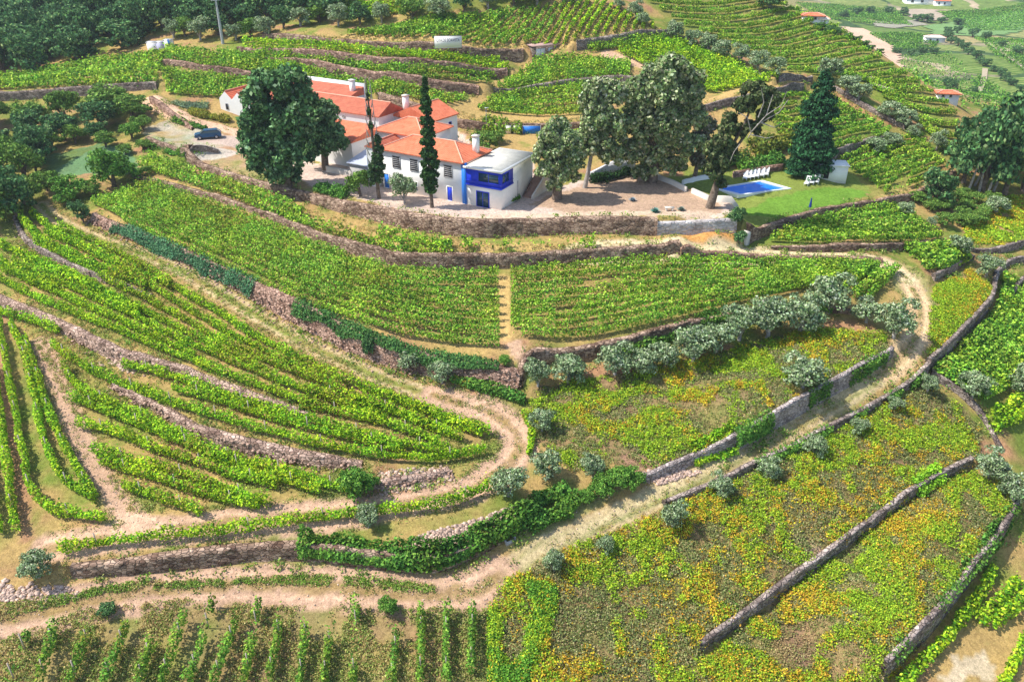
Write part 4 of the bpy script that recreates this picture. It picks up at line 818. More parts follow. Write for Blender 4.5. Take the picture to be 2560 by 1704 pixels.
# layered conifer
def conifer(base, top, half, label):
    p = cast([base])[0]; s = ppm(p); Hh = (base[1]-top)/s/.955; r = bpy.data.objects.new('conifer_tree', None); COL.objects.link(r); r.location = p; tag(r, label, 'conifer')
    B = []
    for k in range(17):
        f = (k+.3)/17; z = Hh*(.06+.92*f); R = half/s*(1-f)**.62*rng.uniform(.68, 1.12)+.25; nb = 4+int(9*(1-f))
        for j in range(nb):
            a = 6.28*(j+rng.random()*.7)/nb; rr = R*rng.uniform(.50, .92); B.append(((rr*math.cos(a), rr*math.sin(a), z-.12*rr), (R*.34+.15, R*.34+.15, Hh*.036)))
        B.append(((0, 0, z), (R*.5, R*.5, Hh*.05)))
    C, sz, c, nn = crown(B, 26000, .22, [(.035,.12,.045),(.02,.075,.03),(.07,.19,.07)], [4,3,2], sub=8, tight=.45); leaf_obj('crown', C, sz, c, nn+np.array([0, 0, .4]), .9, M_TREE, r)
    tubes_obj('trunk', [([(0, 0, -.3), (0, 0, Hh*.5), (0, 0, Hh*.97)], [.4, .22, .04])], M_BARK, r)
conifer((1857,402), 178, 52, 'tall dark blue green conifer between the pool and the terraces')
# the tree top visible on the far crest
place_px('wood_tree', 1768, 20, 80, 60, 'dark tree top on the hill crest at the top of the view', 'tree')
# ------------------------------------------------------------------ hedges and creepers (leafy strips with their own shape)
def hedge(P, w, h, label, pal, wts, size=.14, dens=220, cat='hedge', name='hedge', hang=0.0, group=None, **k):
    P2 = pxrow(P); C, s, c, nr = row_leaves(P2, w, h, dens, size, pal, wts, h0=-hang, seed=_rs[0]+500, **k); _rs[0] += 1
    base = np.array([P2[0][0], P2[0][1], float(H(*P2[0]))]); o = leaf_obj(name, C-base, s, c, nr, 1.0, loc=base); return tag(o, label, cat, group)
BLUEG = [(.10,.24,.11), (.06,.17,.08), (.16,.31,.15)]
hedge([(690,1272),(760,1278),(850,1290),(930,1305),(1010,1302),(1080,1275),(1130,1245),(1190,1215),(1230,1190)], 1.6, 1.9, 'thick dark green creeper hedge covering the right half of the low wall', BUSHG, BUSH_W, .16, 420, clump=2.2)
hedge([(1215,1220),(1260,1200),(1310,1180)], 1.8, 1.3, 'dark hedge patch continuing above the grassy track', BUSHG, BUSH_W, .15, 300); hedge([(1225,1160),(1265,1148),(1305,1132)], 1.6, 1.1, 'upper dark hedge patch on the little stone wall', BUSHG, BUSH_W, .15, 300); hedge([(1290,1192),(1318,1168),(1335,1150)], 1.3, 1.1, 'round topped hedge patch beside the bushes', BUSHG, BUSH_W, .15, 300)
def wall_creeper(key, f0, f1, label, pal, dens=260, size=.13, lo=.35, thick=.45, name='creeper', gap=.0):
    A, batter = [(w_[1], w_[2]) for w_ in walls if w_[0] == key][0]; P = A[:, :2]; t = np.gradient(P, axis=0); t /= np.hypot(t[:, 0], t[:, 1])[:, None]+1e-9; nl = np.stack([-t[:, 1], t[:, 0]], 1)
    n0, n1 = int(f0*(len(P)-1)), int(f1*(len(P)-1)); N = int((n1-n0)*.55*dens); u = rng.uniform(n0, n1, N); i = u.astype(int)
    g = vn(u*.55, u*0, 1.8, 3); top = 1.05+.15*g; low = lo+.5*(vn(u*.55, u*0, 2.6, 8)-.5); f = low+(top-low)*rng.random(N); k = (rng.random(N) < .35+g) & (g > gap) & (f > 0)
    u, i, f = u[k], i[k], f[k]; fr = (u-i)[:, None]; q = P[i]*(1-fr)+P[np.minimum(i+1, len(P)-1)]*fr; nn = nl[i]
    z0 = H(*(q-nn*.35).T); z1 = H(*(q+nn*(batter+.9)).T)+.1; off = batter*f-thick*rng.random(len(f))*(.4+.8*g[k])+np.where(f > .98, rng.uniform(0, .9, len(f)), 0)
    C = np.c_[q+nn*off[:, None], z0+(z1-z0)*f+rng.uniform(-.05, .25, len(f))]; col = colmix(len(C), pal, [4, 3, 2])*(.75+.5*g[k])[:, None]
    base = C[0].copy(); o = leaf_obj(name, C-base, np.full(len(C), size), np.clip(col, 0, 1), np.c_[-nn, np.full(len(nn), .8)], 1.0, loc=base); return tag(o, label, name)
wall_creeper('w2', .08, .50, 'blue green creeper hanging over the left part of the embankment', BLUEG, 300, lo=.25)
wall_creeper('w2', .60, .97, 'dark green creeper along the top of the embankment, right part', [(.09,.22,.06),(.06,.15,.045),(.15,.30,.07)], 300, lo=.62)
wall_creeper('mid9', .30, .44, 'bright ivy hanging over the lower part of the tall mortared wall', BUSHG, 340, lo=.2, name='ivy')
wall_creeper('mid9', .60, .70, 'ivy patch over the middle of the tall mortared wall', BUSHG, 340, lo=.2, name='ivy')
wall_creeper('mid9', .80, .97, 'dark ivy over the upper end of the tall mortared wall', BUSHG, 340, lo=.2, name='ivy')
wall_creeper('road_lower', .30, .98, 'dark green creeper on the low edge wall of the grassy track', BUSHG, 160, lo=.1, gap=.35)
wall_creeper('br', .0, .98, 'trailing green plants along the dark wall in the bottom right corner', BUSHG, 60, lo=.85, gap=.4)
wall_creeper('w13', .55, .95, 'dark creeper over the wall behind the merged olives', BUSHG, 200, lo=.3)
hedge([(1040,878),(1090,893),(1150,908),(1208,928)], 1.1, 1.0, 'leafy green hedge between the embankment and the track bend', BUSHG, BUSH_W, .15, 240)
hedge([(1205,950),(1228,1000),(1215,1050)], .8, .8, 'yellow green hedge hugging the outer side of the track bend', LIME, LIME_W, .13, 160)
hedge([(1420,822),(1500,795),(1600,765),(1650,738)], 1.2, 1.1, 'dark hedge on top of the wall behind the olives', BUSHG, BUSH_W, .16, 200, clump=2)
hedge([(1590,1052),(1640,1030),(1690,1010)], 2.2, .9, 'bright green bramble clump above the tall wall', LIME, LIME_W, .15, 300, 'bramble', 'bramble')
hedge([(2105,1140),(2130,1120),(2160,1098)], 2.0, 1.2, 'very bright green round shrub on the diagonal wall', [(.33,.62,.04),(.24,.5,.03),(.42,.68,.08)], BUSH_W, .13, 420, 'shrub', 'shrub')
hedge([(1156,473),(1175,466),(1193,457)], 1.1, .7, 'clipped green hedge at the foot of the pavilion', [(.10,.28,.03),(.07,.2,.025),(.16,.36,.05)], BUSH_W, .10, 420)
hedge([(728,440),(760,446),(798,455)], 2.0, 1.3, 'low rounded green hedge on the wall below the oaks', BUSHG, BUSH_W, .14, 420)
hedge([(1360,422),(1410,412),(1450,402)], 1.6, 1.2, 'dark hedge under the pale shaded garden wall', [(.04,.10,.03),(.03,.07,.02)], [1,1], .16, 260)
hedge([(440,262),(480,272),(530,282)], 2.0, 1.0, 'yellow green clipped hedge below the twin gable house', [(.30,.33,.04),(.22,.28,.04),(.38,.38,.07)], BUSH_W, .15, 300)
hedge([(400,280),(440,292),(475,300)], 1.0, .9, 'dark narrow hedge between driveway and parking place', BUSHG, BUSH_W, .15, 220)
hedge([(330,335),(380,350),(430,362)], 1.0, .9, 'scruffy hedge on the wall of the parking place', BUSHG, BUSH_W, .15, 220, gaps=.2)
hedge([(400,238),(440,246),(480,246)], 2.4, .5, 'pale grey green lavender bed left of the twin gable house', [(.30,.37,.2),(.22,.3,.15)], [1,1], .14, 320, 'flower bed', 'flower_bed')
hedge([(1700,395),(1760,382),(1800,372)], 2.5, 1.6, 'green shrubbery behind the sun loungers', BUSHG, BUSH_W, .18, 300, cat='shrubbery', name='shrubbery')
hedge([(1610,395),(1670,385),(1720,370)], 2.5, 1.8, 'dark shrubbery between the leaning tree and the pool wall', [(.06,.14,.03),(.04,.1,.03),(.12,.22,.05)], BUSH_W, .2, 300, cat='shrubbery', name='shrubbery')
hedge([(1730,355),(1790,345),(1830,335)], 3.5, 2.2, 'yellow green bushes left of the conifer', [(.24,.30,.05),(.14,.2,.04),(.08,.14,.03)], BUSH_W, .22, 300, cat='shrubbery', name='shrubbery')
hedge([(2030,1450),(2070,1395),(2110,1345),(2160,1290),(2200,1245),(2230,1210)], .001, .002, '', LIME, LIME_W, .1, 1)if 0 else None
hedge([(2215,1330),(2255,1280),(2300,1230),(2325,1180)], 1.4, 1.0, 'dark green bushes along the upper end of the corner wall', BUSHG, BUSH_W, .15, 260, gaps=.25, cat='bushes', name='bushes')
hedge([(1110,300),(1160,300),(1200,308)], 1.6, 1.5, 'green bush by the white doors behind the house', MIDG, MIDG_W, .2, 160, cat='bush', name='bush')
hedge([(1240,330),(1290,320),(1330,315)], 2.5, 1.2, 'patchy yellow green vines behind the pavilion', LIME, LIME_W, .2, 120, cat='vines', name='vines', gaps=.3)
# ------------------------------------------------------------------ overgrown plots: weeds nobody could count
def scrub(P, label, n_clump, pal_a, pal_b, thr=.46, seed=1, size=.085, r=.5, hh=.4, per=38):
    W = wpoly(P); x0, y0 = W.min(0); x1, y1 = W.max(0); out = []
    x = rng.uniform(x0, x1, n_clump*4); y = rng.uniform(y0, y1, n_clump*4); rg = np.maximum(1-2*np.abs(vn(x, y, 3.4, seed)-.5), 1-2*np.abs(vn(x, y, 5.0, seed+3)-.5)-.03); m = pip(x, y, W) & (rg*.72+.28*vn(x, y, 1.3, seed+5)*1.3-.10*(vn(x, y, 9, seed+6) < .35) > thr+.17); x, y = x[m][:n_clump], y[m][:n_clump]
    rr = r*rng.uniform(.5, 1.3, len(x)); hv = hh*rng.uniform(.5, 1.5, len(x)); z = H(x, y)
    yel = sst(.50, .68, fbm(x, y, 4.5, seed+9)*.65+.35*rng.random(len(x)))
    j = np.repeat(np.arange(len(x)), per); N = len(j); th = rng.uniform(0, 6.28, N); q = np.sqrt(rng.random(N)); up = rng.random(N)
    C = np.stack([x[j]+rr[j]*q*np.cos(th), y[j]+rr[j]*q*np.sin(th), z[j]+.05+hv[j]*up*(1-.5*q)], 1)
    ca = colmix(N, pal_a, [3, 3, 2]); cb = colmix(N, pal_b, [3, 3, 2]); pick = rng.random(N) < yel[j]
    tone = rng.uniform(.8, 1.2, len(x))[j][:, None]
    c = np.where(pick[:, None], cb, ca)*tone; nn = np.stack([np.cos(th)*q, np.sin(th)*q, up+.4], 1)
    o = leaf_obj('weeds', C, np.full(N, size), np.clip(c, 0, 1), nn, .8); return tag(o, label, 'weeds', kind='stuff')
SG = [(.36,.52,.035), (.23,.41,.03), (.48,.60,.045)]; SY = [(.62,.54,.04), (.60,.40,.04), (.66,.37,.05)]; SD = [(.20,.26,.08), (.30,.31,.11), (.42,.36,.17)]
scrub(K1, 'lime and yellow weeds over the plot below the olives', 1700, SG, SY, .54, 3, r=.5, hh=.6); scrub(K1, 'dull low plants among the weeds below the olives', 1500, SD, SG, .42, 23, r=.5, hh=.25)
scrub(K2, 'dense lime, green and orange weeds over the big lower right slope', 4200, SG, SY, .52, 8, r=.5, hh=.65)
scrub(K2, 'dull green low plants between the bright weeds of the big slope', 2600, SD, SY, .40, 28, r=.6, hh=.3)
scrub(K3, 'yellow green weeds below the diagonal stone wall', 2900, SG, SY, .50, 13, r=.5, hh=.6); scrub(K3, 'dull grasses below the diagonal stone wall', 2600, SD, SY, .40, 33, r=.6, hh=.25)
scrub(K4, 'orange yellow plants in the plot beside the road bend', 1500, SG, SY, .38, 5); scrub(K5, 'yellow green plants in the plot at the right edge', 1300, SG, SY, .36, 6, size=.16, per=16)
scrub([(1130,1400),(1180,1345),(1290,1350),(1250,1470),(1200,1590),(1130,1590)], 'thick green weeds at the left edge of the big slope', 1300, [(.15,.36,.04),(.10,.27,.03),(.22,.42,.05)], SG, .35, 71, r=.5, hh=.6)
GRS = [(.33,.37,.10), (.24,.33,.07), (.46,.41,.15)]; GRD = [(.54,.42,.17), (.44,.35,.12), (.60,.49,.22)]
def grass(P, label, n, seed, a=GRS, b=GRD, thr=.4, size=.07, hh=.22):
    o = scrub(P, label, n, a, b, thr, seed, size, .28, hh, 12); o.name = 'grass'; o['category'] = 'grass'; return o
grass([(-20,1480),(200,1400),(420,1378),(850,1400),(1120,1400),(1120,1600),(-20,1600)], 'dry and green grass tufts between the young vines', 4200, 41)
grass([(130,520),(620,760),(1130,1000),(1120,1060),(780,1140),(300,1190),(60,760),(0,560)], 'short dry grass between the lower left vine rows', 9000, 42)
grass([(560,440),(850,520),(1100,560),(1560,560),(1560,575),(1100,585),(870,572),(600,480)], 'dry grass on the narrow terrace under the courtyard wall', 1500, 43, GRD, GRS)
grass([(1150,1350),(1300,1240),(1700,1040),(2040,830),(2070,860),(1750,1050),(1350,1260),(1180,1370)], 'dry grass along the grassy track', 1600, 44, GRD, GRS, size=.05, hh=.12)
grass([(250,540),(560,700),(850,820),(1180,900),(1190,930),(850,850),(560,725),(250,565)], 'green grass strip at the foot of the embankment', 2200, 45, [(.25,.42,.04),(.2,.36,.04),(.3,.4,.08)], GRD)
grass([(-20,1395),(300,1340),(700,1320),(1000,1345),(1000,1362),(600,1338),(250,1362),(-20,1430)], 'green grass verge of the wide dirt road', 2200, 46, [(.22,.38,.05),(.17,.3,.04),(.3,.38,.1)], GRD)

for P_, L_, n_, sd_ in [(K1, 'dry grass over the soil of the plot below the olives', 3000, 51), (K2, 'dry grass over the soil of the big lower right slope', 6500, 52), (K3, 'dry grass over the soil below the diagonal wall', 5000, 53)]:
    grass(P_, L_, n_, sd_, [(.26,.30,.08), (.18,.25,.06), (.36,.33,.13)], [(.46,.36,.16), (.36,.27,.12), (.52,.42,.2)], .22, .065, .2)
grass([(750,90),(1000,104),(1200,112),(1330,103),(1530,72),(1350,0),(1100,30)], 'dry grass between the striped hilltop rows', 2600, 54, GRD, GRS, .3, .10, .25)
grass([(345,150),(560,180),(900,240),(1080,262),(1200,280),(1400,270),(1330,300),(1080,292),(900,258),(600,205)], 'dry grass on the terraces behind the house', 2200, 55, GRD, GRS, .3, .09, .25)

for X, Y, a, b, kd in [(120,340,60,44,'lime_tree'),(150,470,52,40,'round_tree'),(110,440,60,50,'lime_tree'),(245,338,50,40,'lime_tree'),(305,318,56,44,'round_tree'),(330,345,40,26,'lime_tree'),(330,300,44,34,'lime_tree'),(300,400,40,30,'round_tree'),(215,452,44,34,'lime_tree'),(225,322,60,44,'wood_tree'),(175,330,56,48,'lime_tree'),(335,405,36,26,'lime_tree'),(85,395,60,60,'wood_tree'),(290,355,36,26,'lime_tree')]:
    place_px(kd, X, Y, a, b, 'green bush below the left hand grove, '+('under the big spreading tree' if Y > 420 else 'by the teal vegetable patch' if X < 260 else 'by the parking place'), 'bush', 'bushes beside the left hand grove')
# ------------------------------------------------------------------ buildings and small things
def flat_mat(name, col, rough=.8, spec=.2, var=.12, scale=1.5, metal=0.0):
    m, n, l, b = new_mat(name, rough); b.inputs['Specular IOR Level'].default_value = spec; b.inputs['Metallic'].default_value = metal
    if var:
        a = ramp(n, l, noise(n, l, wpos(n), scale, 5, .7), [(.3, tuple(c*(1-var) for c in col)), (.7, tuple(min(1, c*(1+var)) for c in col))]); l.new(a, b.inputs['Base Color'])
    else: b.inputs['Base Color'].default_value = (*col, 1)
    return m
M_WHITE = flat_mat('white_plaster', (.87,.86,.83), .85, .2, .06, .8); M_CREAM = flat_mat('aged_plaster', (.68,.62,.54), .9, .2, .12, .8)
M_BLUE = flat_mat('cobalt_paint', (.012,.045,.62), .45, .4, .06); M_SKYB = flat_mat('light_blue_paint', (.02,.20,.72), .5, .4, .05)
M_GREYW = flat_mat('grey_window_paint', (.42,.42,.43), .6, .3, .05); M_DARK = flat_mat('dark_opening', (.03,.03,.035), .7, .2, 0)
M_ROOFC = flat_mat('pale_flat_roof', (.60,.58,.51), .9, .1, .16, 1.2); M_GREY = flat_mat('grey_concrete', (.42,.41,.40), .9, .2, .15, 2)
M_BRICK = flat_mat('old_brown_brick', (.33,.20,.15), .9, .2, .2, 2); M_BLACK = flat_mat('black_rubber', (.02,.02,.02), .8, .3, 0); M_METAL = flat_mat('grey_metal', (.50,.51,.53), .5, .5, .06, 2, .3)
def glass_mat():
    m, n, l, b = new_mat('window_glass', .08); b.inputs['Base Color'].default_value = (.02,.06,.09, 1); b.inputs['Specular IOR Level'].default_value = .8; return m
M_GLASS = glass_mat()
def tile_mat(name, lo, hi):
    m, n, l, b = new_mat(name, .85); tc = add(n, 'ShaderNodeTexCoord'); p = wpos(n)
    a = ramp(n, l, noise(n, l, p, 1.1, 5, .75), [(.3, lo), (.7, hi)])
    w_ = add(n, 'ShaderNodeTexWave', bands_direction='X'); w_.inputs['Scale'].default_value = 1.25; w_.inputs['Distortion'].default_value = .4; l.new(tc.outputs['Object'], w_.inputs['Vector'])
    w2 = add(n, 'ShaderNodeTexWave', bands_direction='Y'); w2.inputs['Scale'].default_value = .9; w2.inputs['Distortion'].default_value = .6; l.new(tc.outputs['Object'], w2.inputs['Vector'])
    g = ramp(n, l, w_.outputs['Fac'], [(.0, (.78,.74,.72)), (.5, (1.08,1.08,1.08))]); c = mixc(n, l, .8, a, g, 'MULTIPLY')
    g = ramp(n, l, w2.outputs['Fac'], [(.0, (.82,.80,.80)), (.25, (1.05,1.05,1.05))]); c = mixc(n, l, .7, c, g, 'MULTIPLY')
    st = ramp(n, l, noise(n, l, p, 4.0, 2), [(.62, (0,0,0)), (.72, (.5,.5,.5))]); c = mixc(n, l, st, c, (.30,.16,.10))
    l.new(c, b.inputs['Base Color']); bump(n, l, b, w_.outputs['Fac'], .6, .06); return m
M_TILE = tile_mat('orange_roof_tiles', (.60,.15,.075), (.82,.27,.15)); M_TILEO = tile_mat('old_plum_roof_tiles', (.38,.11,.07), (.60,.20,.12)); M_RIDGE = flat_mat('ridge_tiles', (.78,.40,.28), .85, .2, .12)
def boxes(name, L, mat, parent=None, loc=None):
    VV, FF = [], []
    for k, (x0, x1, y0, y1, z0, z1) in enumerate(L):
        VV += [(x0,y0,z0),(x1,y0,z0),(x1,y1,z0),(x0,y1,z0),(x0,y0,z1),(x1,y0,z1),(x1,y1,z1),(x0,y1,z1)]
        FF += [[8*k+i for i in f] for f in ((3,2,1,0),(4,5,6,7),(0,1,5,4),(1,2,6,5),(2,3,7,6),(3,0,4,7))]
    return mesh_obj(name, np.array(VV, float), np.array(FF), mat, parent, loc=loc)
def poly_obj(name, V, F, mat, parent=None):
    me = bpy.data.meshes.new(name); me.from_pydata([tuple(map(float, v)) for v in V], [], F); me.update(); me.materials.append(mat)
    o = bpy.data.objects.new(name, me); COL.objects.link(o)
    if parent: o.parent = parent
    return o
def root(name, x, y, z, ang, label, cat, group=None):
    r = bpy.data.objects.new(name, None); COL.objects.link(r); r.location = (x, y, z); r.rotation_euler = (0, 0, math.radians(ang)); return tag(r, label, cat, group)
def roof(parent, x0, x1, y0, y1, ze, rise, kind, mat, ov=.35, th=.14):
    X0, X1, Y0, Y1 = x0-ov, x1+ov, y0-ov, y1+ov; xm, ym = (X0+X1)/2, (Y0+Y1)/2; h = (Y1-Y0)/2
    b = [(X0,Y0,ze-th),(X1,Y0,ze-th),(X1,Y1,ze-th),(X0,Y1,ze-th),(X0,Y0,ze),(X1,Y0,ze),(X1,Y1,ze),(X0,Y1,ze)]
    side = [[3,2,1,0],[0,1,5,4],[1,2,6,5],[2,3,7,6],[3,0,4,7]]; rz = ze+rise; rid = []
    if kind == 'hip':
        V = b+[(X0+h, ym, rz), (X1-h, ym, rz)]; F = side+[[4,5,9,8],[5,6,9],[6,7,8,9],[7,4,8]]; rid = [(8,9),(8,4),(8,7),(9,5),(9,6)]
    elif kind == 'gx':
        V = b+[(X0, ym, rz), (X1, ym, rz)]; F = side+[[4,5,9,8],[5,6,9],[6,7,8,9],[7,4,8]]; rid = [(8,9)]
    elif kind == 'gy':
        V = b+[(xm, Y0, rz), (xm, Y1, rz)]; F = side+[[5,6,9,8],[4,5,8],[7,4,8,9],[6,7,9]]; rid = [(8,9)]
    elif kind == 'shed':
        V = b[:4]+[b[4], b[5], (X1,Y1,rz), (X0,Y1,rz)]; F = [[3,2,1,0],[0,1,5,4],[1,2,6,5],[2,3,7,6],[3,0,4,7],[4,5,6,7]]
    o = poly_obj('roof', V, F, mat, parent)
    if rid:
        VV, FF, q = [], [], 0
        for a, c in rid:
            A = np.array(V[a], float)+(0, 0, .03); Cc = np.array(V[c], float)+(0, 0, .03); v, f = tube([A, Cc], [.11, .11], 5); VV.append(v); FF.append(f+q); q += len(v)
        mesh_obj('ridge_tiles', np.vstack(VV), np.vstack(FF), M_RIDGE, o)
    return o
def walls_box(parent, x0, x1, y0, y1, z1, mat=None, kind='box', rise=0, z0=-1.0):
    mat = mat or M_WHITE
    if kind == 'gx': V = [(x0,y0,z0),(x1,y0,z0),(x1,y1,z0),(x0,y1,z0),(x0,y0,z1),(x1,y0,z1),(x1,y1,z1),(x0,y1,z1),(x0,(y0+y1)/2,z1+rise),(x1,(y0+y1)/2,z1+rise)]; F = [[0,1,5,4],[1,2,6,9,5],[2,3,7,6],[3,0,4,8,7],[4,5,9,8],[6,7,8,9]]
    elif kind == 'gy': V = [(x0,y0,z0),(x1,y0,z0),(x1,y1,z0),(x0,y1,z0),(x0,y0,z1),(x1,y0,z1),(x1,y1,z1),(x0,y1,z1),((x0+x1)/2,y0,z1+rise),((x0+x1)/2,y1,z1+rise)]; F = [[0,1,5,8,4],[1,2,6,5],[2,3,7,9,6],[3,0,4,7],[5,6,9,8],[7,4,8,9]]
    else: return boxes('wall', [(x0, x1, y0, y1, z0, z1)], mat, parent)
    return poly_obj('wall', V, F, mat, parent)
def opening(parent, face, s, z, w_, h, frame=None, pane=None, bars=0, at=0.0, name='window', fw=.09, mull=True):
    """face F: on the local plane y=at looking to -y; R: on x=at looking to +x"""
    frame = frame or M_WHITE; pane = pane or M_GLASS
    def bx(a0, a1, z0, z1, d0, d1): return (a0, a1, at-d1, at-d0, z0, z1) if face == 'F' else (at+d0, at+d1, a0, a1, z0, z1)
    a0, a1, z0, z1 = s-w_/2, s+w_/2, z-h/2, z+h/2
    L = [bx(a0-fw, a0, z0-fw, z1+fw, .0, .07), bx(a1, a1+fw, z0-fw, z1+fw, .0, .07), bx(a0, a1, z1, z1+fw, .0, .069), bx(a0, a1, z0-fw, z0, .0, .069)]
    o = boxes(name, L, frame, parent); boxes('pane', [bx(a0, a1, z0, z1, .0, .025)], pane, o)
    B = [bx(a0, a1, z0+(i+1)*h/(bars+1)-.04, z0+(i+1)*h/(bars+1)+.04, .025, .055) for i in range(bars)]
    if mull: B.append(bx(s-.035, s+.035, z0, z1, .025, .058))
    if B: boxes('glazing_bars', B, frame, o)
    return o
ANG = -30
# main house
r = root('main_house', -6.5, 102.5, Z_YARD, ANG, 'white two storey house with orange hipped roof behind the dense cypress', 'house')
walls_box(r, -13.5, 0, 0, 6.6, 5.5); roof(r, -13.5, 0, 0, 6.6, 5.6, 1.55, 'hip', M_TILE)
for s in (-10.9, -7.9, -2.3): opening(r, 'F', s, 4.05, 1.2, 1.55, M_GREYW, M_DARK, 5, mull=False)
opening(r, 'F', -2.15, 1.0, .8, 1.9, M_WHITE, M_BLUE, 0, name='door', mull=False); opening(r, 'F', -12.8, 1.1, .8, 2.0, M_WHITE, M_SKYB, 0, name='door', mull=False); opening(r, 'F', -7.9, 1.1, .9, 1.2, M_WHITE, M_GLASS, 1)
boxes('corner_pilaster', [(-.12, .52, -.10, .3, -.3, 5.55)], M_SKYB, r)
ch = boxes('chimney', [(-.9, -.2, 3.9, 4.6, 5.6, 8.0)], M_WHITE, r); boxes('cap', [(-1.0, -.1, 3.8, 4.7, 8.0, 8.15)], M_CREAM, ch)
# pavilion
r = root('pavilion', -6.05, 102.25, Z_YARD, -28, 'flat roofed white pavilion with a cobalt blue glazed upper corner', 'house')
walls_box(r, 0, 5.2, 0, 9.2, 5.0); boxes('roof', [(-.25, 5.55, -.35, 9.6, 5.0, 5.28)], M_WHITE, r); boxes('roof_surface', [(0.05, 5.25, -.05, 9.3, 5.28, 5.31)], M_ROOFC, r)
bl = boxes('blue_band', [(.02, 5.26, -.06, .0, 2.75, 4.93), (5.2, 5.26, .0, 3.3, 2.75, 4.93)], M_BLUE, r)
boxes('ledge', [(.0, 5.36, -.16, -.06, 2.72, 2.9), (5.26, 5.36, -.06, 3.3, 2.72, 2.9), (.0, 5.34, -.14, -.06, 3.35, 3.42), (5.26, 5.34, -.06, 3.3, 3.35, 3.42)], M_BLUE, bl)
opening(r, 'F', 3.45, 4.05, 3.0, 1.15, M_BLUE, M_GLASS, 0, at=-.06, fw=.05); opening(r, 'R', 1.15, 4.05, 1.7, 1.15, M_BLUE, M_GLASS, 0, at=5.26, fw=.05)
opening(r, 'F', 2.5, 1.02, 1.75, 2.0, M_BLUE, M_GLASS, 0, name='glass_door', fw=.12)
boxes('downpipe', [(5.2, 5.3, 4.6, 4.7, 0, 2.7)], M_GREY, r)
st = root('outside_stair', -6.05+5.25*math.cos(math.radians(-28))-7.3*math.sin(math.radians(-28)), 102.25+5.25*math.sin(math.radians(-28))+7.3*math.cos(math.radians(-28)), Z_YARD, -28, 'stone outside stair with pale parapet against the pavilion side wall', 'stairs')
boxes('steps', [(.02, 1.5, -1.2+.32*i, 4.2, -.3+.19*i, .0+.19*(i+1)) for i in range(12)], M_BRICK, st)
poly_obj('parapet', [(1.5,-1.5,-.4),(1.75,-1.5,-.4),(1.75,4.2,-.4),(1.5,4.2,-.4),(1.5,-1.5,.45),(1.75,-1.5,.45),(1.75,4.2,3.2),(1.5,4.2,3.2)], [[3,2,1,0],[4,5,6,7],[0,1,5,4],[1,2,6,5],[2,3,7,6],[3,0,4,7]], M_CREAM, st)
# annex behind the main house
r = root('rear_annex', -12.6, 112.2, Z_YARD+.3, ANG, 'middle white building with orange hipped roof and one small teal window', 'house')
walls_box(r, -8.5, 0, 0, 7, 6.0); roof(r, -8.5, 0, 0, 7, 6.1, 1.5, 'hip', M_TILE); opening(r, 'F', -5.9, 4.75, 1.6, .75, M_WHITE, M_GLASS, 0)
r = root('side_wing', -19.0, 109.4, Z_YARD, ANG, 'narrow white wing at the left end of the house, half behind the thin cypress', 'house wing')
walls_box(r, -1.6, 0, 0, 8.5, 5.6, kind='gy', rise=.5); roof(r, -1.6, 0, 0, 8.5, 5.68, .5, 'gy', M_TILEO, .15)
# right rear house with ridge running away
r = root('gabled_house', -12.4, 123.2, Z_YARD+.6, -34, 'white gabled house behind the dense cypress with two small blue windows', 'house')
walls_box(r, -7.8, 0, 0, 6.5, 5.2, kind='gy', rise=1.7); roof(r, -7.8, 0, 0, 6.5, 5.28, 1.75, 'gy', M_TILE, .25)
for s in (2.0, 4.6): opening(r, 'R', s, 3.9, .6, .75, M_BLUE, M_DARK, 0, fw=.06, mull=False)
ch = boxes('chimney', [(-7.4, -6.7, 2.0, 2.8, 5.2, 7.9)], M_WHITE, r); boxes('cap', [(-7.5, -6.6, 1.9, 2.9, 7.9, 8.05)], M_CREAM, ch)
r = root('small_annex', -16.6, 121.2, Z_YARD+.8, ANG, 'small white flat topped block between the winery gable and the gabled house', 'house')
walls_box(r, -4.2, 0, 0, 4, 4.2, M_WHITE); boxes('roof', [(-4.3, .1, -.1, 4.1, 4.2, 4.32)], M_TILEO, r)
# winery
r = root('winery', -20.6, 124.0, 17.2, ANG, 'long white farm building with a dark plum tiled roof and a shaded gable end', 'farm building')
walls_box(r, -24, 0, 0, 6.0, 5.5, kind='gx', rise=1.5); roof(r, -24, 0, 0, 6.0, 5.58, 1.55, 'gx', M_TILEO, .25)
opening(r, 'R', 3.4, 3.6, 1.1, .55, M_BLUE, M_GLASS, 0, fw=.05); boxes('corner_trim', [(.0, .07, 5.8, 6.05, -1, 5.4)], M_SKYB, r)
for s in (-13.5, -11.5, -7.0): opening(r, 'F', s, 4.75, .5, .3, M_CREAM, M_GREYW, 0, fw=.05, mull=False)
r = root('lean_to', -21.6, 123.2, 16.5, ANG, 'low building with bright orange single slope roof in front of the winery', 'farm building')
poly_obj('wall', [(-11,-5.0,-1),(0,-5.0,-1),(0,.3,-1),(-11,.3,-1),(-11,-5.0,3.6),(0,-5.0,3.6),(0,.3,5.0),(-11,.3,5.0)], [[3,2,1,0],[4,5,6,7],[0,1,5,4],[1,2,6,5],[2,3,7,6],[3,0,4,7]], M_WHITE, r)
roof(r, -11, 0, -5.0, .3, 3.68, 1.45, 'shed', M_TILE, .2)
r = root('rear_shed_house', -26.8, 132.6, 18.6, ANG, 'rear farm building with a white parapet wall behind the winery roof', 'farm building')
walls_box(r, -14, 0, 0, 4.0, 5.0); roof(r, -14, 0, 0, 4.0, 5.08, 1.1, 'shed', M_TILEO, .1); boxes('parapet', [(-14.1, .15, 4.15, 4.4, 0, 6.7)], M_WHITE, r)
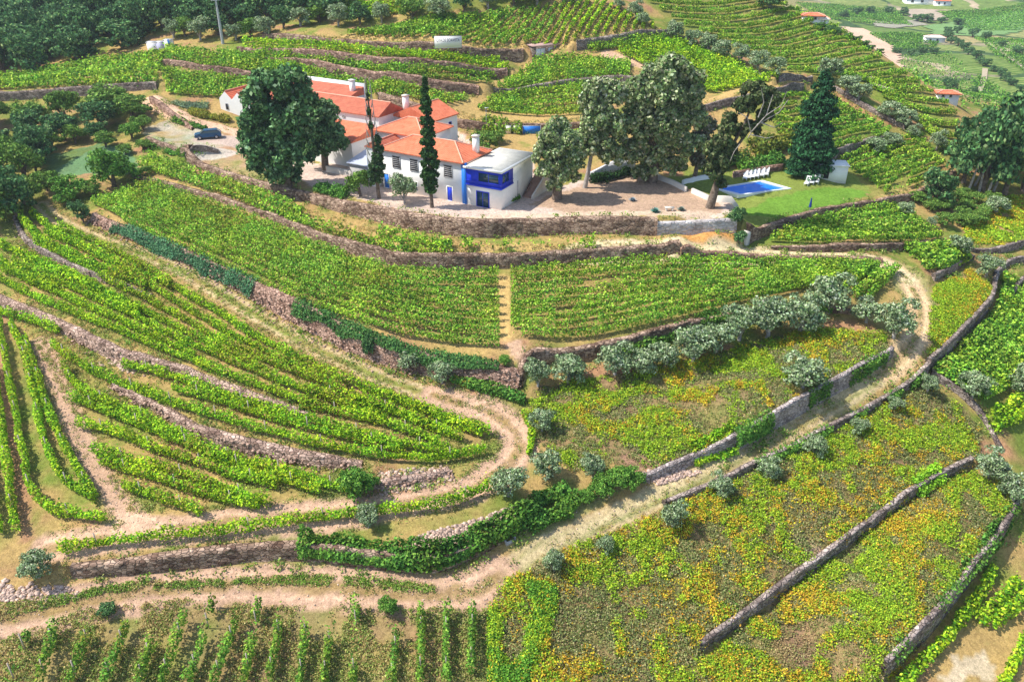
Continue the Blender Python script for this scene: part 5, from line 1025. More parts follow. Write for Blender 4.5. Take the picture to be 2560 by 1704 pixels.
ch = boxes('chimney', [(-1.3, -.6, 2.2, 2.9, 5, 7.4)], M_WHITE, r); boxes('cap', [(-1.4, -.5, 2.1, 3.0, 7.4, 7.52)], M_WHITE, ch)
p = cast([(568,273)])[0]
r = root('twin_gable_house', p[0], p[1], p[2], -26, 'small white house with two orange gables side by side, left of the oaks', 'house')
for k in range(2):
    walls_box(r, -2.9*(k+1), -2.9*k, 0, 9, 3.0, kind='gy', rise=1.25); roof(r, -2.9*(k+1), -2.9*k, .15, 9, 3.06, 1.28, 'gy', M_TILE, .04)
opening(r, 'F', -4.2, 1.7, .55, 1.0, M_GREYW, M_DARK, 0, mull=False, fw=.05); walls_box(r, 0, .9, .3, 9, 2.6); roof(r, 0, .9, .3, 9, 2.66, .35, 'gy', M_TILE, .1)
# low white sheds and pale walls in the yard under the oak
r = root('yard_shed', -20.0, 112.2, Z_YARD, ANG, 'low building with grey blue roof left of the white wing', 'shed')
walls_box(r, -4.6, 0, 0, 4.5, 2.0, M_GREY); poly_obj('roof', [(-4.8,-.2,2.0),(.2,-.2,2.0),(.2,4.7,2.9),(-4.8,4.7,2.9),(-4.8,-.2,2.12),(.2,-.2,2.12),(.2,4.7,3.02),(-4.8,4.7,3.02)], [[3,2,1,0],[4,5,6,7],[0,1,5,4],[1,2,6,5],[2,3,7,6],[3,0,4,7]], flat_mat('grey_blue_sheet', (.46,.50,.60), .6, .3, .05), r)
def garden_wall(P, h, label, mat=None, th=.32, name='garden_wall', zoff=-.4):
    A = resample(cast(P)[:, :2], .8); t = np.gradient(A, axis=0); t /= np.hypot(t[:, 0], t[:, 1])[:, None]; nl = np.stack([-t[:, 1], t[:, 0]], 1)*th/2
    hh = np.broadcast_to(np.interp(np.linspace(0, 1, len(A)), np.linspace(0, 1, len(np.atleast_1d(h))), np.atleast_1d(h)), (len(A),)) if np.ndim(h) else np.full(len(A), h)
    z = H(A[:, 0], A[:, 1]); n = len(A)
    V = np.concatenate([np.c_[A-nl, z+zoff], np.c_[A-nl, z+hh], np.c_[A+nl, z+hh], np.c_[A+nl, z+zoff]]); F = []
    for i in range(n-1):
        for k in range(3): F.append((k*n+i, k*n+i+1, (k+1)*n+i+1, (k+1)*n+i))
    F += [(0, n, 2*n, 3*n), (n-1, 4*n-1, 3*n-1, 2*n-1)]
    return tag(mesh_obj(name, V, np.array(F), mat or M_WHITE), label, 'wall')
garden_wall([(1355,412),(1400,402),(1460,392)], [.9,1.9,2.2], 'pale garden wall in shade between the white trunk and the enormous plane', flat_mat('shaded_whitewash', (.62,.62,.66), .9, .1, .12, 1))  # white wall; the lavender grey of its shade is put into the colour
garden_wall([(1505,408),(1545,424),(1578,441)], .7, 'first piece of low white wall left of the pool, below the big plane', M_CREAM); garden_wall([(1592,444),(1630,461)], .7, 'middle piece of the low white wall left of the pool', M_CREAM); garden_wall([(1646,465),(1697,487)], .9, 'right hand piece of the low white wall, by the leaning trunk', M_CREAM)
garden_wall([(1570,424),(1600,415),(1632,410)], .6, 'short low white wall in shade left of the leaning tree', M_WHITE); garden_wall([(1686,408),(1740,398),(1800,390)], .9, 'stone wall behind the row of six sun loungers', M_STONE['pink'])
garden_wall([(752,395),(790,402),(812,406)], .9, 'low whitewashed wall under the second oak', M_CREAM)
garden_wall([(1712,560),(1720,558)], [1.7,1.7], 'small white stone post at the end of the orange bank', M_CREAM, .5, 'stone_post')
# blue door panel and two pale doors in the wall behind the house
def at_px(X, Y, dz=0): q = cast([(X, Y)])[0]; q[2] += dz; return q
for X0, X1, Y, h, nm, mt, L in [(1203,1243,304,1.3,'blue_panel',M_SKYB,'blue panel on the stone wall behind the pavilion'),(1164,1175,303,1.3,'white_door',M_WHITE,'left of the two pale doors in the wall behind the house'),(1182,1193,303,1.3,'white_door',M_WHITE,'right of the two pale doors in the wall behind the house')]:
    a = at_px(X0, Y); b = at_px(X1, Y); w_ = abs(b[0]-a[0]); r = root(nm, a[0], a[1]-.5, a[2], 0, L, 'door' if 'door' in nm else 'panel'); boxes('leaf', [(0, w_, 0, .08, 0, h)], mt, r); boxes('frame', [(-.08, 0, -.03, .1, 0, h+.08), (w_, w_+.08, -.03, .1, 0, h+.08), (0, w_, -.03, .1, h, h+.08)], M_GREY, r)
# hut in the bank
a = at_px(1226,138); r = root('bank_hut', a[0], a[1], a[2]+.25, 26, 'dark stone hut built into the bank with white doors, above the vines', 'hut')
walls_box(r, 0, 6.6, 0, 3, 2.1, M_STONE['grey']); boxes('roof', [(-.2, 6.8, -.25, 3.1, 2.1, 2.3)], flat_mat('pink_roof', (.45,.30,.26), .9), r)
for s, w_ in ((1.6, 1.9), (3.7, .8)): opening(r, 'F', s, .9, w_, 1.6, M_GREY, M_WHITE, 0, name='door', fw=.05)
opening(r, 'F', 5.1, .95, .7, 1.5, M_SKYB, M_DARK, 0, name='door', fw=.05, mull=False)
# sign
a = at_px(1002, 122); b = at_px(1064, 124); w_ = (b[0]-a[0])*1.0
r = root('sign_board', a[0], a[1]-1.1, a[2]+.75, math.degrees(math.atan2(b[1]-a[1], b[0]-a[0])), 'long white billboard with grey lettering on the upper terrace wall', 'sign')
boxes('panel', [(0, w_, 0, .08, .35, 2.35)], M_WHITE, r); boxes('frame', [(-.05, w_+.05, -.02, .1, 2.35, 2.42), (-.05, w_+.05, -.02, .1, .28, .35), (-.05, 0, -.02, .1, .35, 2.35), (w_, w_+.05, -.02, .1, .35, 2.35)], M_GREY, r)
for q in (.15, .5, .85): boxes('post', [(w_*q-.06, w_*q+.06, .08, .2, -.4, 2.3)], M_METAL, r)
tc_ = bpy.data.curves.new('lettering', 'FONT'); tc_.body = 'QTA.DE BOAVISTA'; tc_.size = .78; tc_.align_x = 'CENTER'; tc_.extrude = .01; to = bpy.data.objects.new('tmp', tc_); COL.objects.link(to)
bpy.context.view_layer.update(); me = bpy.data.meshes.new_from_object(to.evaluated_get(bpy.context.evaluated_depsgraph_get())); bpy.data.objects.remove(to)
lt = bpy.data.objects.new('lettering', me); COL.objects.link(lt); lt.parent = r; xs = [v.co.x for v in me.vertices]; sc_ = w_*.86/(max(xs)-min(xs))
lt.scale = (sc_, 1.0, 1); lt.rotation_euler = (math.pi/2, 0, 0); lt.location = (w_/2, -.012, 1.42); me.materials.clear(); me.materials.append(flat_mat('sign_grey', (.12,.12,.17), .8, .1, 0))
# power pole
p = at_px(513, 101); hgt = 9.6; r = root('power_pole', p[0], p[1], p[2], 12, 'tall grey concrete power pole at the edge of the dark wood', 'power pole')
tubes_obj('pole', [([(0, 0, -.5), (0, 0, hgt*.5), (0, 0, hgt)], [.34, .26, .17])], M_METAL, r); boxes('crossarm', [(-1.4, 1.4, -.09, .09, hgt-.5, hgt-.3), (-.9, .9, -.09, .09, hgt-1.5, hgt-1.34)], M_METAL, r)
for x_ in (-1.3, 0, 1.3): boxes('insulator', [(x_-.09, x_+.09, -.09, .09, hgt-.3, hgt+.12)], M_WHITE, r)
p = at_px(1119, 296); r = root('lamp_post', p[0], p[1], p[2], 0, 'slender grey lamp post behind the house', 'lamp post'); tubes_obj('pole', [([(0, 0, -.3), (0, 0, 3.6)], [.07, .05])], M_METAL, r); boxes('lamp_head', [(-.25, .45, -.12, .12, 3.6, 3.72)], M_METAL, r)
for X, Y, w_, h, mt, L in [(340,121,2.0,1.15,M_WHITE,'left and largest of the white huts at the edge of the wood'), (362,120,1.4,1.1,flat_mat('lilac_sheet', (.5,.5,.66), .6),'middle lilac white hut at the edge of the wood'), (379,116,1.5,1.15,M_WHITE,'right hand hut with a blue door at the edge of the wood')]:
    p = at_px(X, Y-4); r = root('small_hut', p[0], p[1], p[2]+.4, 5, L, 'hut'); walls_box(r, 0, w_, 0, 1.8, h, mt); boxes('roof', [(-.1, w_+.1, -.1, 1.9, h, h+.08)], M_METAL, r)
    if 'blue' in L: opening(r, 'F', w_*.68, .75, .45, 1.2, M_WHITE, M_SKYB, 0, name='door', fw=.05, mull=False)
# pool
def ring(P, o): c = P.mean(0); d = P-c; return c+d*(1+o/np.hypot(d[:, 0], d[:, 1]))[:, None]
r = root('swimming_pool', _pc0[0], _pc0[1], Z_LAWN, 0, 'bright blue rectangular swimming pool with a white rim on the lawn', 'swimming pool')
i_ = POOL-_pc0; o_ = ring(POOL, .75)-_pc0; i2 = ring(POOL, -.05)-_pc0
V = [(*q, .07) for q in i_]+[(*q, .07) for q in o_]+[(*q, -.4) for q in o_]+[(*q, -1.6) for q in i_]
F = [[4+k, 4+(k+1) % 4, (k+1) % 4, k] for k in range(4)]+[[8+k, 8+(k+1) % 4, 4+(k+1) % 4, 4+k] for k in range(4)]+[[k, (k+1) % 4, 12+(k+1) % 4, 12+k] for k in range(4)]+[[12,13,14,15]]
poly_obj('rim', V, F, flat_mat('pale_pool_rim', (.72,.76,.78), .7, .3, .04), r)
m, n, l, b = new_mat('pool_water', .25); b.inputs['Base Color'].default_value = (.003,.20,.88,1); b.inputs['Specular IOR Level'].default_value = .45; bump(n, l, b, noise(n, l, wpos(n), 2.5, 3), .12, .05)
poly_obj('water', [(*q, -.06) for q in i2], [[0,1,2,3]], m, r)
# sun loungers
def lounger():
    r = bpy.data.objects.new('sun_lounger', None); COL.objects.link(r)
    boxes('seat', [(-.33, .33, -1.0, .35, .30, .40)], M_WHITE, r)
    poly_obj('backrest', [(-.33,.33,.32),(.33,.33,.32),(.33,.9,.92),(-.33,.9,.92),(-.33,.28,.40),(.33,.28,.40),(.33,.85,1.0),(-.33,.85,1.0)], [[3,2,1,0],[4,5,6,7],[0,1,5,4],[1,2,6,5],[2,3,7,6],[3,0,4,7]], M_WHITE, r)
    for x_ in (-.3, .24):
        for y_ in (-.95, .25): boxes('leg', [(x_, x_+.06, y_, y_+.06, 0, .30)], M_WHITE, r)
    return r
L0 = lounger(); first = True
for k, (X, Y, a) in enumerate([(1714,411,-18),(1723,409.5,-18),(1732,408,-18),(1741,406.5,-18),(1753,404.5,-18),(1763,402.5,-18),(1857,424,-30),(1868,421.5,-25),(1879,420,-25)]):
    o = L0 if first else copy_tree(L0); first = False; p = at_px(X, Y); o.location = p; o.rotation_euler = (0, 0, math.radians(a)); o.scale = (1.0, 1.0, 1.05)
    tag(o, ('%s white sun lounger from the left in the row of six above the pool' % ORD[k]) if k < 6 else '%s white sun lounger from the left in the trio right of the pool' % ORD[k-6], 'sun lounger', 'sun loungers on the pool lawn')
p = at_px(1883, 411); r = root('pool_house', p[0], p[1], p[2], -8, 'small white flat roofed pool house on the lawn', 'pool house')
walls_box(r, 0, 4.0, 0, 2.8, 2.0); boxes('roof', [(-.15, 4.15, -.15, 2.95, 2.0, 2.12)], M_WHITE, r); opening(r, 'F', 1.0, .85, .7, 1.5, M_GREYW, M_DARK, 0, name='door', fw=.05, mull=False)
p = at_px(1862, 486); r = root('closed_parasol', p[0], p[1], p[2], 0, 'closed dark blue parasol standing at the lower edge of the lawn', 'parasol'); tubes_obj('pole', [([(0,0,-.1),(0,0,1.9)], [.03,.025])], M_METAL, r); tubes_obj('canopy', [([(0,0,.6),(0,0,1.0),(0,0,1.8),(0,0,1.95)], [.20,.17,.08,.02])], flat_mat('dark_blue_cloth', (.02,.05,.25), .8), r)
# agaves and bench on the terrace
def agave(X, Y, R, col, label):
    p = at_px(X, Y); V, F = [], []; N = 34
    for k in range(N):
        a = k*2.4; el = .25+1.15*(k/N); L = R*(1.0-.25*k/N); d = np.array([math.cos(a)*math.cos(el), math.sin(a)*math.cos(el), math.sin(el)]); s_ = np.array([-math.sin(a), math.cos(a), 0])*R*.13; b = len(V)
        V += [tuple(-s_), tuple(s_), tuple(d*L*.5+s_*1.1), tuple(d*L-np.array([0,0,.05])), tuple(d*L*.5-s_*1.1)]; F.append([b, b+1, b+2, b+3, b+4])
    o = poly_obj('agave', V, F, flat_mat('agave_leaf_'+str(X), col, .6, .3, .15, 3)); o.location = p; tag(o, label, 'agave')
agave(1455, 462, .75, (.25,.32,.36), 'blue grey agave in the middle of the dirt terrace'); agave(1507, 488, .9, (.12,.30,.25), 'teal green agave near the wall edge left of the bench'); agave(1396, 420, .5, (.12,.25,.06), 'small green tuft near the dark hedge on the terrace'); agave(1567, 484, .8, (.20,.26,.22), 'low grey plant right of the pale bench')
p = at_px(1530, 486); r = root('stone_bench', p[0], p[1], p[2], 0, 'pale stone bench between two agaves by the wall edge', 'bench'); boxes('seat', [(0, 1.2, 0, .5, .38, .5)], M_CREAM, r); boxes('leg', [(.1, .3, .05, .45, -.1, .38)], M_CREAM, r); boxes('leg', [(.9, 1.1, .05, .45, -.1, .38)], M_CREAM, r)
p = at_px(1165, 1256); r = root('stone_trough', p[0], p[1], p[2], 30, 'grey stone trough below the hedge beside the grassy track', 'trough'); boxes('front', [(0, 1.0, 0, .08, -.1, .42)], M_GREY, r); boxes('base', [(0, 1.0, .08, .5, -.1, .12)], M_GREY, r); boxes('end', [(0, .08, .08, .55, .12, .5)], M_GREY, r); boxes('end', [(.92, 1.0, .08, .55, .12, .6)], M_GREY, r)
# parked car
p = at_px(480, 318); r = root('parked_car', p[0], p[1], p[2]+.02, 198, 'dark blue estate car parked on the gravel', 'car')
M_CARP = flat_mat('dark_blue_paint', (.015,.07,.16), .25, .6, 0)
prof = [(-2.1,.35),(2.05,.35),(2.15,.6),(2.05,.82),(1.2,.98),(.55,1.42),(-1.5,1.46),(-2.05,1.0),(-2.15,.7)]
def prism(name, prof, y0, y1, mat, parent, inset=0, zc=.95):
    n = len(prof); V = [(x_, y0+(inset if z_ > zc else 0), z_) for x_, z_ in prof]+[(x_, y1-(inset if z_ > zc else 0), z_) for x_, z_ in prof]
    return poly_obj(name, V, [list(range(n)), list(range(2*n-1, n-1, -1))]+[[k, n+k, n+(k+1) % n, (k+1) % n] for k in range(n)], mat, parent)
prism('body', prof, -.86, .86, M_CARP, r, .16)
prism('side_window', [(1.05,1.0),(.5,1.36),(-1.4,1.38),(-1.85,1.02)], -.88, -.80, M_GLASS, r, .06, 1.1); prism('side_window', [(1.05,1.0),(.5,1.36),(-1.4,1.38),(-1.85,1.02)], .80, .88, M_GLASS, r, .06, 1.1)
poly_obj('windscreen', [(1.19,-.68,1.01),(1.19,.68,1.01),(.58,.62,1.42),(.58,-.62,1.42)], [[0,1,2,3]], M_GLASS, r); poly_obj('rear_window', [(-2.04,-.66,1.05),(-2.04,.66,1.05),(-1.56,.62,1.44),(-1.56,-.62,1.44)], [[3,2,1,0]], M_GLASS, r)
for x_ in (1.3, -1.3):
    for y_ in (-.82, .82): wh = tubes_obj('wheel', [([(x_, y_-.1, .32), (x_, y_-.099, .32), (x_, y_+.099, .32), (x_, y_+.1, .32)], [.02, .33, .33, .02])], M_BLACK, r); tubes_obj('rim', [([(x_, y_-.115, .32), (x_, y_-.114, .32), (x_, y_+.114, .32), (x_, y_+.115, .32)], [.01, .2, .2, .01])], M_METAL, wh)
for y_ in (-.68, .5): boxes('headlight', [(2.06, 2.13, y_, y_+.2, .62, .76)], M_WHITE, r)
for y_ in (-.78, .62): boxes('tail_light', [(-2.14, -2.08, y_, y_+.16, .75, .95)], flat_mat('red_lamp', (.4,.02,.02), .3, .5, 0), r)
# far houses
for X, Y, wp, mt, L in [(1846,48,46,M_TILE,'far house with an orange roof just beyond the crest'), (1884,56,20,M_ROOFC,'tiny far white house right of the orange roofed one'), (2128,98,42,M_ROOFC,'far pale house in the middle of the valley fields'), (2156,226,46,M_TILE,'far white house with a pale orange roof beyond the vineyard crest'), (2082,9,60,M_ROOFC,'largest far white house at the very top of the view'), (2150,14,34,M_TILE,'small far house at the top right of the large white one')]:
    p = at_px(X, Y); s_ = ppm(p); w_ = wp/s_; h = 11/s_; d_ = w_*.55; r = root('far_house', p[0], p[1], p[2], -12, L, 'house'); walls_box(r, 0, w_, 0, d_, h, M_WHITE, z0=-3); roof(r, 0, w_, 0, d_, h+.05, h*.42, 'hip', mt, .3)
    for s in (.25, .6): opening(r, 'F', w_*s, h*.55, w_*.09, h*.4, M_GREYW, M_DARK, 0, fw=.1, mull=False)
fl = [(2176,84),(2190,94),(2204,100),(2216,112),(2228,120),(2243,130),(2256,140),(2270,146),(2284,158),(2300,168),(2314,180),(2330,190),(2345,204),(2360,214),(2180,70),(2205,72),(2235,80),(2270,88),(1905,68),(1925,76),(1945,84),(1968,92),(1985,100),(2003,110),(2022,118),(1880,60),(1940,36),(1970,30),(2000,26),(2040,24),(2075,30),(2110,44),(2135,46),(2165,48),(2200,52),(2178,190),(2190,196),(2235,212),(2060,118),(2090,122),(2120,120),(2150,118),(2300,104),(2340,120)]
for X, Y in fl:
    p = at_px(X+rng.uniform(-4, 4), Y+6); s = ppm(p); place('wood_tree', p-np.array([0, 0, .3]), rng.uniform(22, 32)/s, rng.uniform(15, 23)/s, 'distant dark tree '+('of the diagonal hedge line at the right edge' if X > 2170 and Y > 78 else 'along the vineyard crest' if X < 2030 and Y > 55 else 'near the top edge among the far fields' if Y < 60 else 'beside the far fields'), 'tree', 'distant trees of the valley')
for pr, lst in protos.items():
    for o, used in lst:
        if not used:
            for ch in list(o.children): bpy.data.objects.remove(ch)
            bpy.data.objects.remove(o)

# far vineyards of the valley as striped leaf rows
def far_vines(P, ang, n, label, sp=4.2, pal=MIDG, size=.38):
    W = cast(P)[:, :2]; x0, y0 = W.min(0); x1, y1 = W.max(0); x = rng.uniform(x0, x1, n*3); y = rng.uniform(y0, y1, n*3)
    c, s = math.cos(math.radians(ang)), math.sin(math.radians(ang)); u = (-x*s+y*c)+3.0*(fbm(x, y, 60, 3)-.5)*2
    m = pip(x, y, W) & (np.abs((u/sp) % 1-.5) < .17) & (vn(x, y, 9, 4) > .12); x, y = x[m][:n], y[m][:n]
    C = np.stack([x, y, H(x, y)+rng.uniform(.1, 1.3, len(x))], 1)
    col = colmix(len(x), pal, [4, 4, 3, 1.5])*(.8+.5*vn(x, y, 18, 9))[:, None]*np.array([.62, .78, 1.1])  # last factor shifts leaves to blue, distance haze painted into their colour
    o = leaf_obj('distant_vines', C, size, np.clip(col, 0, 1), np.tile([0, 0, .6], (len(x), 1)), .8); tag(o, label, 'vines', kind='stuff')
far_vines([(2075,128),(2180,122),(2250,190),(2245,225),(2120,222),(2090,175)], 8, 26000, 'striped distant vineyard left of the valley hedge line')
far_vines([(2250,170),(2330,225),(2380,260),(2380,330),(2270,262),(2225,235)], 25, 16000, 'striped distant vineyard below the valley hedge line')
far_vines([(2240,88),(2380,95),(2380,185),(2290,130)], -12, 22000, 'striped distant vineyard at the right beyond the hedge line')
far_vines([(2160,30),(2380,4),(2380,70),(2230,72)], 5, 26000, 'pale green distant slope at the top right corner', 5.0)
far_vines([(1830,8),(2060,20),(2100,60),(2000,56),(1900,45)], 4, 20000, 'distant vineyard beyond the crest at the top', 5.0)
far_vines([(2000,80),(2100,78),(2170,90),(2150,112),(2070,118)], 10, 14000, 'distant vineyard right of the bare dirt patch', 4.0)
def far_patch(P, col, nm, step=2.5, world=None):
    W = cast(P)[:, :2] if world is None else world; x0, y0 = np.floor(W.min(0)); x1, y1 = W.max(0); xs = np.arange(x0, x1+step, step); ys = np.arange(y0, y1+step, step); a, b = np.meshgrid(xs, ys, indexing='ij')
    i = np.arange(a.size).reshape(a.shape); q = np.stack([i[:-1, :-1], i[1:, :-1], i[1:, 1:], i[:-1, 1:]], -1); jx = a[:-1, :-1]+step/2; jy = b[:-1, :-1]+step/2
    k = pip(jx+(fbm(jx, jy, 12, 3)-.5)*6, jy+(fbm(jx, jy, 12, 5)-.5)*6, W); V = np.stack([a, b, H(a, b)+.35], -1).reshape(-1, 3); f = q[k]
    if not len(f): return
    u, inv = np.unique(f, return_inverse=True); C = np.array(col)*(.8+.4*fbm(V[u][:, 0], V[u][:, 1], 10, 8, 3))[:, None]; o = mesh_obj(nm, V[u], inv.reshape(-1, 4), M_GROUND, cols=np.clip(C, 0, 1), smooth_=True); o['kind'] = 'structure'
far_patch([(1935,62),(1990,68),(2040,92),(2062,125),(2075,150),(2045,140),(2010,110),(1955,84)], (.66,.46,.33), 'bare_field')
far_patch([(2080,22),(2150,22),(2185,45),(2140,50),(2095,40)], (.44,.36,.27), 'fallow_field'); far_patch([(2010,50),(2110,46),(2130,58),(2060,66),(2015,62)], (.36,.34,.26), 'fallow_field'); far_patch([(2280,100),(2380,98),(2380,125),(2300,118)], (.50,.42,.30), 'fallow_field')
far_patch([(2120,60),(2356,25),(2390,60),(2250,85),(2150,80)], (.20,.34,.12), 'green_field', 4)
for P_ in ([(2266,160),(2264,185),(2252,212)], [(2270,100),(2300,120),(2330,140),(2360,162)], [(1990,180),(2020,195),(2045,215)]):
    A = smooth(cast(P_)[:, :2], 3, 2); t_ = np.gradient(A, axis=0); t_ /= np.hypot(t_[:, 0], t_[:, 1])[:, None]; n_ = np.stack([-t_[:, 1], t_[:, 0]], 1)*1.1; V = np.concatenate([np.c_[A-n_, H(*(A-n_).T)+.5], np.c_[A+n_, H(*(A+n_).T)+.5]]); m_ = len(A)
    o = mesh_obj('valley_path', V, np.array([(i, i+1, m_+i+1, m_+i) for i in range(m_-1)]), M_GROUND, cols=np.tile([.48,.40,.28], (len(V), 1))); o['kind'] = 'structure'
# loose stones and weeds on the broken walls
def rocks(name, C, R, col, label):
    N = len(C); base = np.array([(x_, y_, z_) for x_ in (-1, 1) for y_ in (-1, 1) for z_ in (-1, 1)], float)
    V = base[None]*R[:, None, None]*rng.uniform(.55, 1.0, (N, 8, 3))*np.array([1.2, 1.0, .7]); a = rng.uniform(0, 6.28, N); c, s = np.cos(a)[:, None], np.sin(a)[:, None]
    V = np.stack([V[..., 0]*c-V[..., 1]*s, V[..., 0]*s+V[..., 1]*c, V[..., 2]], -1)+C[:, None]
    f = np.array([(0,1,3,2),(4,6,7,5),(0,4,5,1),(2,3,7,6),(0,2,6,4),(1,5,7,3)]); F = (f[None]+8*np.arange(N)[:, None, None]).reshape(-1, 4)
    cc = np.array(col)*rng.uniform(.6, 1.35, (N, 1)); o = mesh_obj(name, V.reshape(-1, 3), F, M_ROCK, cols=np.repeat(cc, 8, 0)); return tag(o, label, 'stones', kind='stuff')
M_ROCK, n, l, b = new_mat('loose_stone', .95); at = add(n, 'ShaderNodeAttribute', attribute_name='Col'); l.new(at.outputs['Color'], b.inputs['Base Color'])
CC, WW = [], []
for key, A, batter, label, tone, depth in walls:
    P = A[:, :2]; t = np.gradient(P, axis=0); t /= np.hypot(t[:, 0], t[:, 1])[:, None]+1e-9; nl = np.stack([-t[:, 1], t[:, 0]], 1); Lw = .55*len(P)
    k = int(Lw*({'w2': 14, 'w14': 4, 'w16': 8, 'rubble': 12, 'w15': 3}.get(key, 0))); i = rng.integers(0, len(P), k); f = rng.random(k)
    z0 = H(*(P-nl*.35).T); z1 = H(*(P+nl*(batter+.9)).T); q = P[i]+nl[i]*(batter*f-.06)[:, None]+rng.normal(0, .12, (k, 2)); on = rng.random(k) < .35
    zz = z0[i]+(z1[i]-z0[i])*f; foot = P[i]-nl[i]*rng.exponential(.25, k)[:, None]-nl[i]*.1; q = np.where(on[:, None], foot, q); zz = np.where(on, H(q[:, 0], q[:, 1]), zz)
    CC.append(np.c_[q, zz])
    k = int(Lw*3.0); i = rng.integers(0, len(P), k); top = rng.random(k) < .45; off = np.where(top, batter+.75+rng.exponential(.25, k), -.25-rng.exponential(.35, k)); q = P[i]+nl[i]*off[:, None]
    m = fbm(q[:, 0], q[:, 1], 4, 66) > .42; WW.append(q[m])
CC = np.vstack(CC); rocks('loose_stones', CC, rng.uniform(.05, .16, len(CC)), (.40,.27,.205), 'loose stones fallen along the broken terrace walls')
for P_, n_, L_ in [([(960,1232),(1080,1200),(1180,1165),(1200,1190),(1120,1235),(1020,1262),(930,1262)], 900, 'pink rubble slope between the vine row and the thick hedge'), ([(870,1085),(1000,1075),(1080,1060),(1060,1100),(960,1125),(880,1140)], 380, 'rubble bank between the round tree and the track bend'), ([(205,795),(290,805),(330,840),(310,860),(240,850)], 350, 'pale stone spill beside the bare patch in the left vineyard'), ([(1470,1085),(1560,1078),(1620,1085),(1500,1120)], 260, 'stones beside the start of the tall wall'), ([(0,1330),(160,1350),(240,1395),(100,1395),(0,1380)], 350, 'grey stones on the verge at the lower left corner of the low wall')]:
    W = wpoly(P_); x0, y0 = W.min(0); x1, y1 = W.max(0); x = rng.uniform(x0, x1, n_*4); y = rng.uniform(y0, y1, n_*4); m = pip(x, y, W) & (fbm(x, y, 2.5, 7) > .42); x, y = x[m][:n_], y[m][:n_]
    rocks('rubble', np.c_[x, y, H(x, y)+.02], rng.uniform(.05, .18, len(x)), (.54,.39,.31), L_)
WW = np.vstack(WW); per = 14; j = np.repeat(np.arange(len(WW)), per); N = len(j); q = WW[j]+rng.normal(0, .22, (N, 2)); col = colmix(N, [(.22,.36,.05), (.12,.25,.04), (.42,.40,.14)], [3, 3, 2])*rng.uniform(.7, 1.3, len(WW))[j][:, None]
o = leaf_obj('wall_weeds', np.c_[q, H(q[:, 0], q[:, 1])+rng.uniform(0, .5, N)], np.full(N, .11), np.clip(col, 0, 1), np.tile([0, 0, 1.], (N, 1)), .7); tag(o, 'weeds growing along the tops and feet of the stone walls', 'weeds', kind='stuff')
# stones, tufts and verges that belong to the tracks
gv, tf = [], []
for A, wd, zn in PATHS:
    L_ = len(A); t_ = np.gradient(A, axis=0); t_ /= np.hypot(t_[:, 0], t_[:, 1])[:, None]+1e-9; n_ = np.stack([-t_[:, 1], t_[:, 0]], 1)
    i = rng.integers(0, L_, L_*7); gv.append(A[i]+n_[i]*rng.uniform(-wd*.5, wd*.5, (len(i), 1))+t_[i]*rng.uniform(-.5, .5, (len(i), 1)))
    i = rng.integers(0, L_, L_*9); sd_ = np.where(rng.random(len(i)) < .5, 1, -1)*(wd*.5+rng.normal(.15, .3, len(i))); ce = rng.random(len(i)) < .22; sd_ = np.where(ce, rng.normal(0, .22, len(i)), sd_)
    q = A[i]+n_[i]*sd_[:, None]+t_[i]*rng.uniform(-.5, .5, (len(i), 1)); tf.append(q[vn(q[:, 0], q[:, 1], 2.2, 88) > .35])
gv = np.vstack(gv); rocks('gravel', np.c_[gv, H(gv[:, 0], gv[:, 1])+.01], rng.uniform(.025, .075, len(gv)), (.50,.38,.29), 'small stones scattered on the dirt tracks')
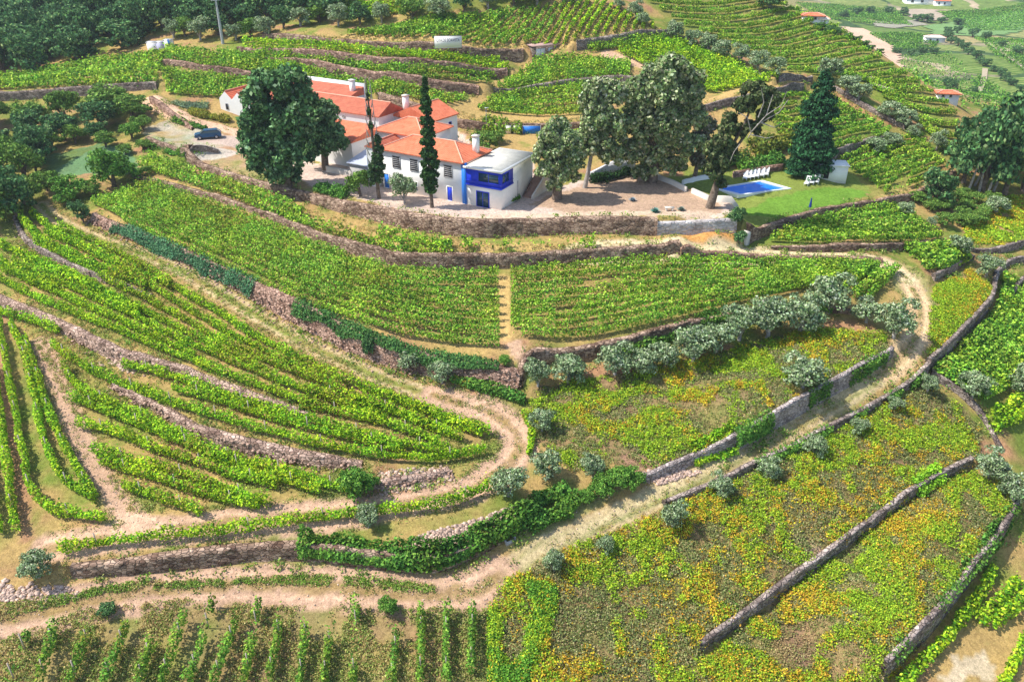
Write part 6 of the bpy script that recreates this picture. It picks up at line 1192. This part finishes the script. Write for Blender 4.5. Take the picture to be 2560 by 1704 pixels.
tf = np.vstack(tf); per = 11; j = np.repeat(np.arange(len(tf)), per); N = len(j); q = tf[j]+rng.normal(0, .15, (N, 2)); col = colmix(N, [(.26,.34,.07), (.16,.27,.05), (.50,.42,.17)], [3, 3, 2.5])*rng.uniform(.7, 1.25, len(tf))[j][:, None]
o = leaf_obj('verge_grass', np.c_[q, H(q[:, 0], q[:, 1])+rng.uniform(0, .22, N)], np.full(N, .07), np.clip(col, 0, 1), np.tile([0, 0, 1.], (N, 1)), .6); tag(o, 'tufts of grass along the edges and middle of the dirt tracks', 'grass', kind='stuff')
# posts standing in the nearer vine rows
post0 = None
for o in [o for o in list(COL.objects) if o.get('group') in ('vine rows of the lower left vineyard', 'young vine rows at the bottom left')]:
    m_ = o.data; co = np.empty(len(m_.vertices)*3, np.float32); m_.vertices.foreach_get('co', co); co = co.reshape(-1, 3)[::4]; x_ = co[:, :2]
    d_ = x_-x_.mean(0); ax = np.linalg.svd(d_[::7], full_matrices=False)[2][0]; u = x_@ax; lo, hi = u.min(), u.max()
    for k in range(max(2, int((hi-lo)/5.5))):
        c_ = lo+(hi-lo)*(k+.5)/max(2, int((hi-lo)/5.5)); s_ = x_[np.abs(u-c_) < .5]
        if len(s_) < 5: continue
        p = s_.mean(0)+np.array(o.location)[:2]; z = float(H(*p))-o.location.z
        if post0 is None: post0 = boxes('post', [(-.04, .04, -.04, .04, -.2, 1.75)], flat_mat('weathered_post', (.45,.38,.31), .9)); q_ = post0
        else: q_ = post0.copy(); COL.objects.link(q_)
        q_.parent = o; q_.location = (p[0]-o.location.x, p[1]-o.location.y, z)
# haze: pale air filling the valley
hz = boxes('haze', [(-1000, 1600, -160, 1900, -60, 66)], None); hz['kind'] = 'stuff'; hz['label'] = 'thin pale haze over the valley'
hm = bpy.data.materials.new('haze'); hm.use_nodes = True; hm.node_tree.nodes.clear(); ho = hm.node_tree.nodes.new('ShaderNodeOutputMaterial'); hv = hm.node_tree.nodes.new('ShaderNodeVolumePrincipled')
hv.inputs['Color'].default_value = (.80,.88,1,1); hv.inputs['Density'].default_value = .0002; hv.inputs['Anisotropy'].default_value = .2; hm.node_tree.links.new(hv.outputs[0], ho.inputs['Volume']); hz.data.materials.append(hm)
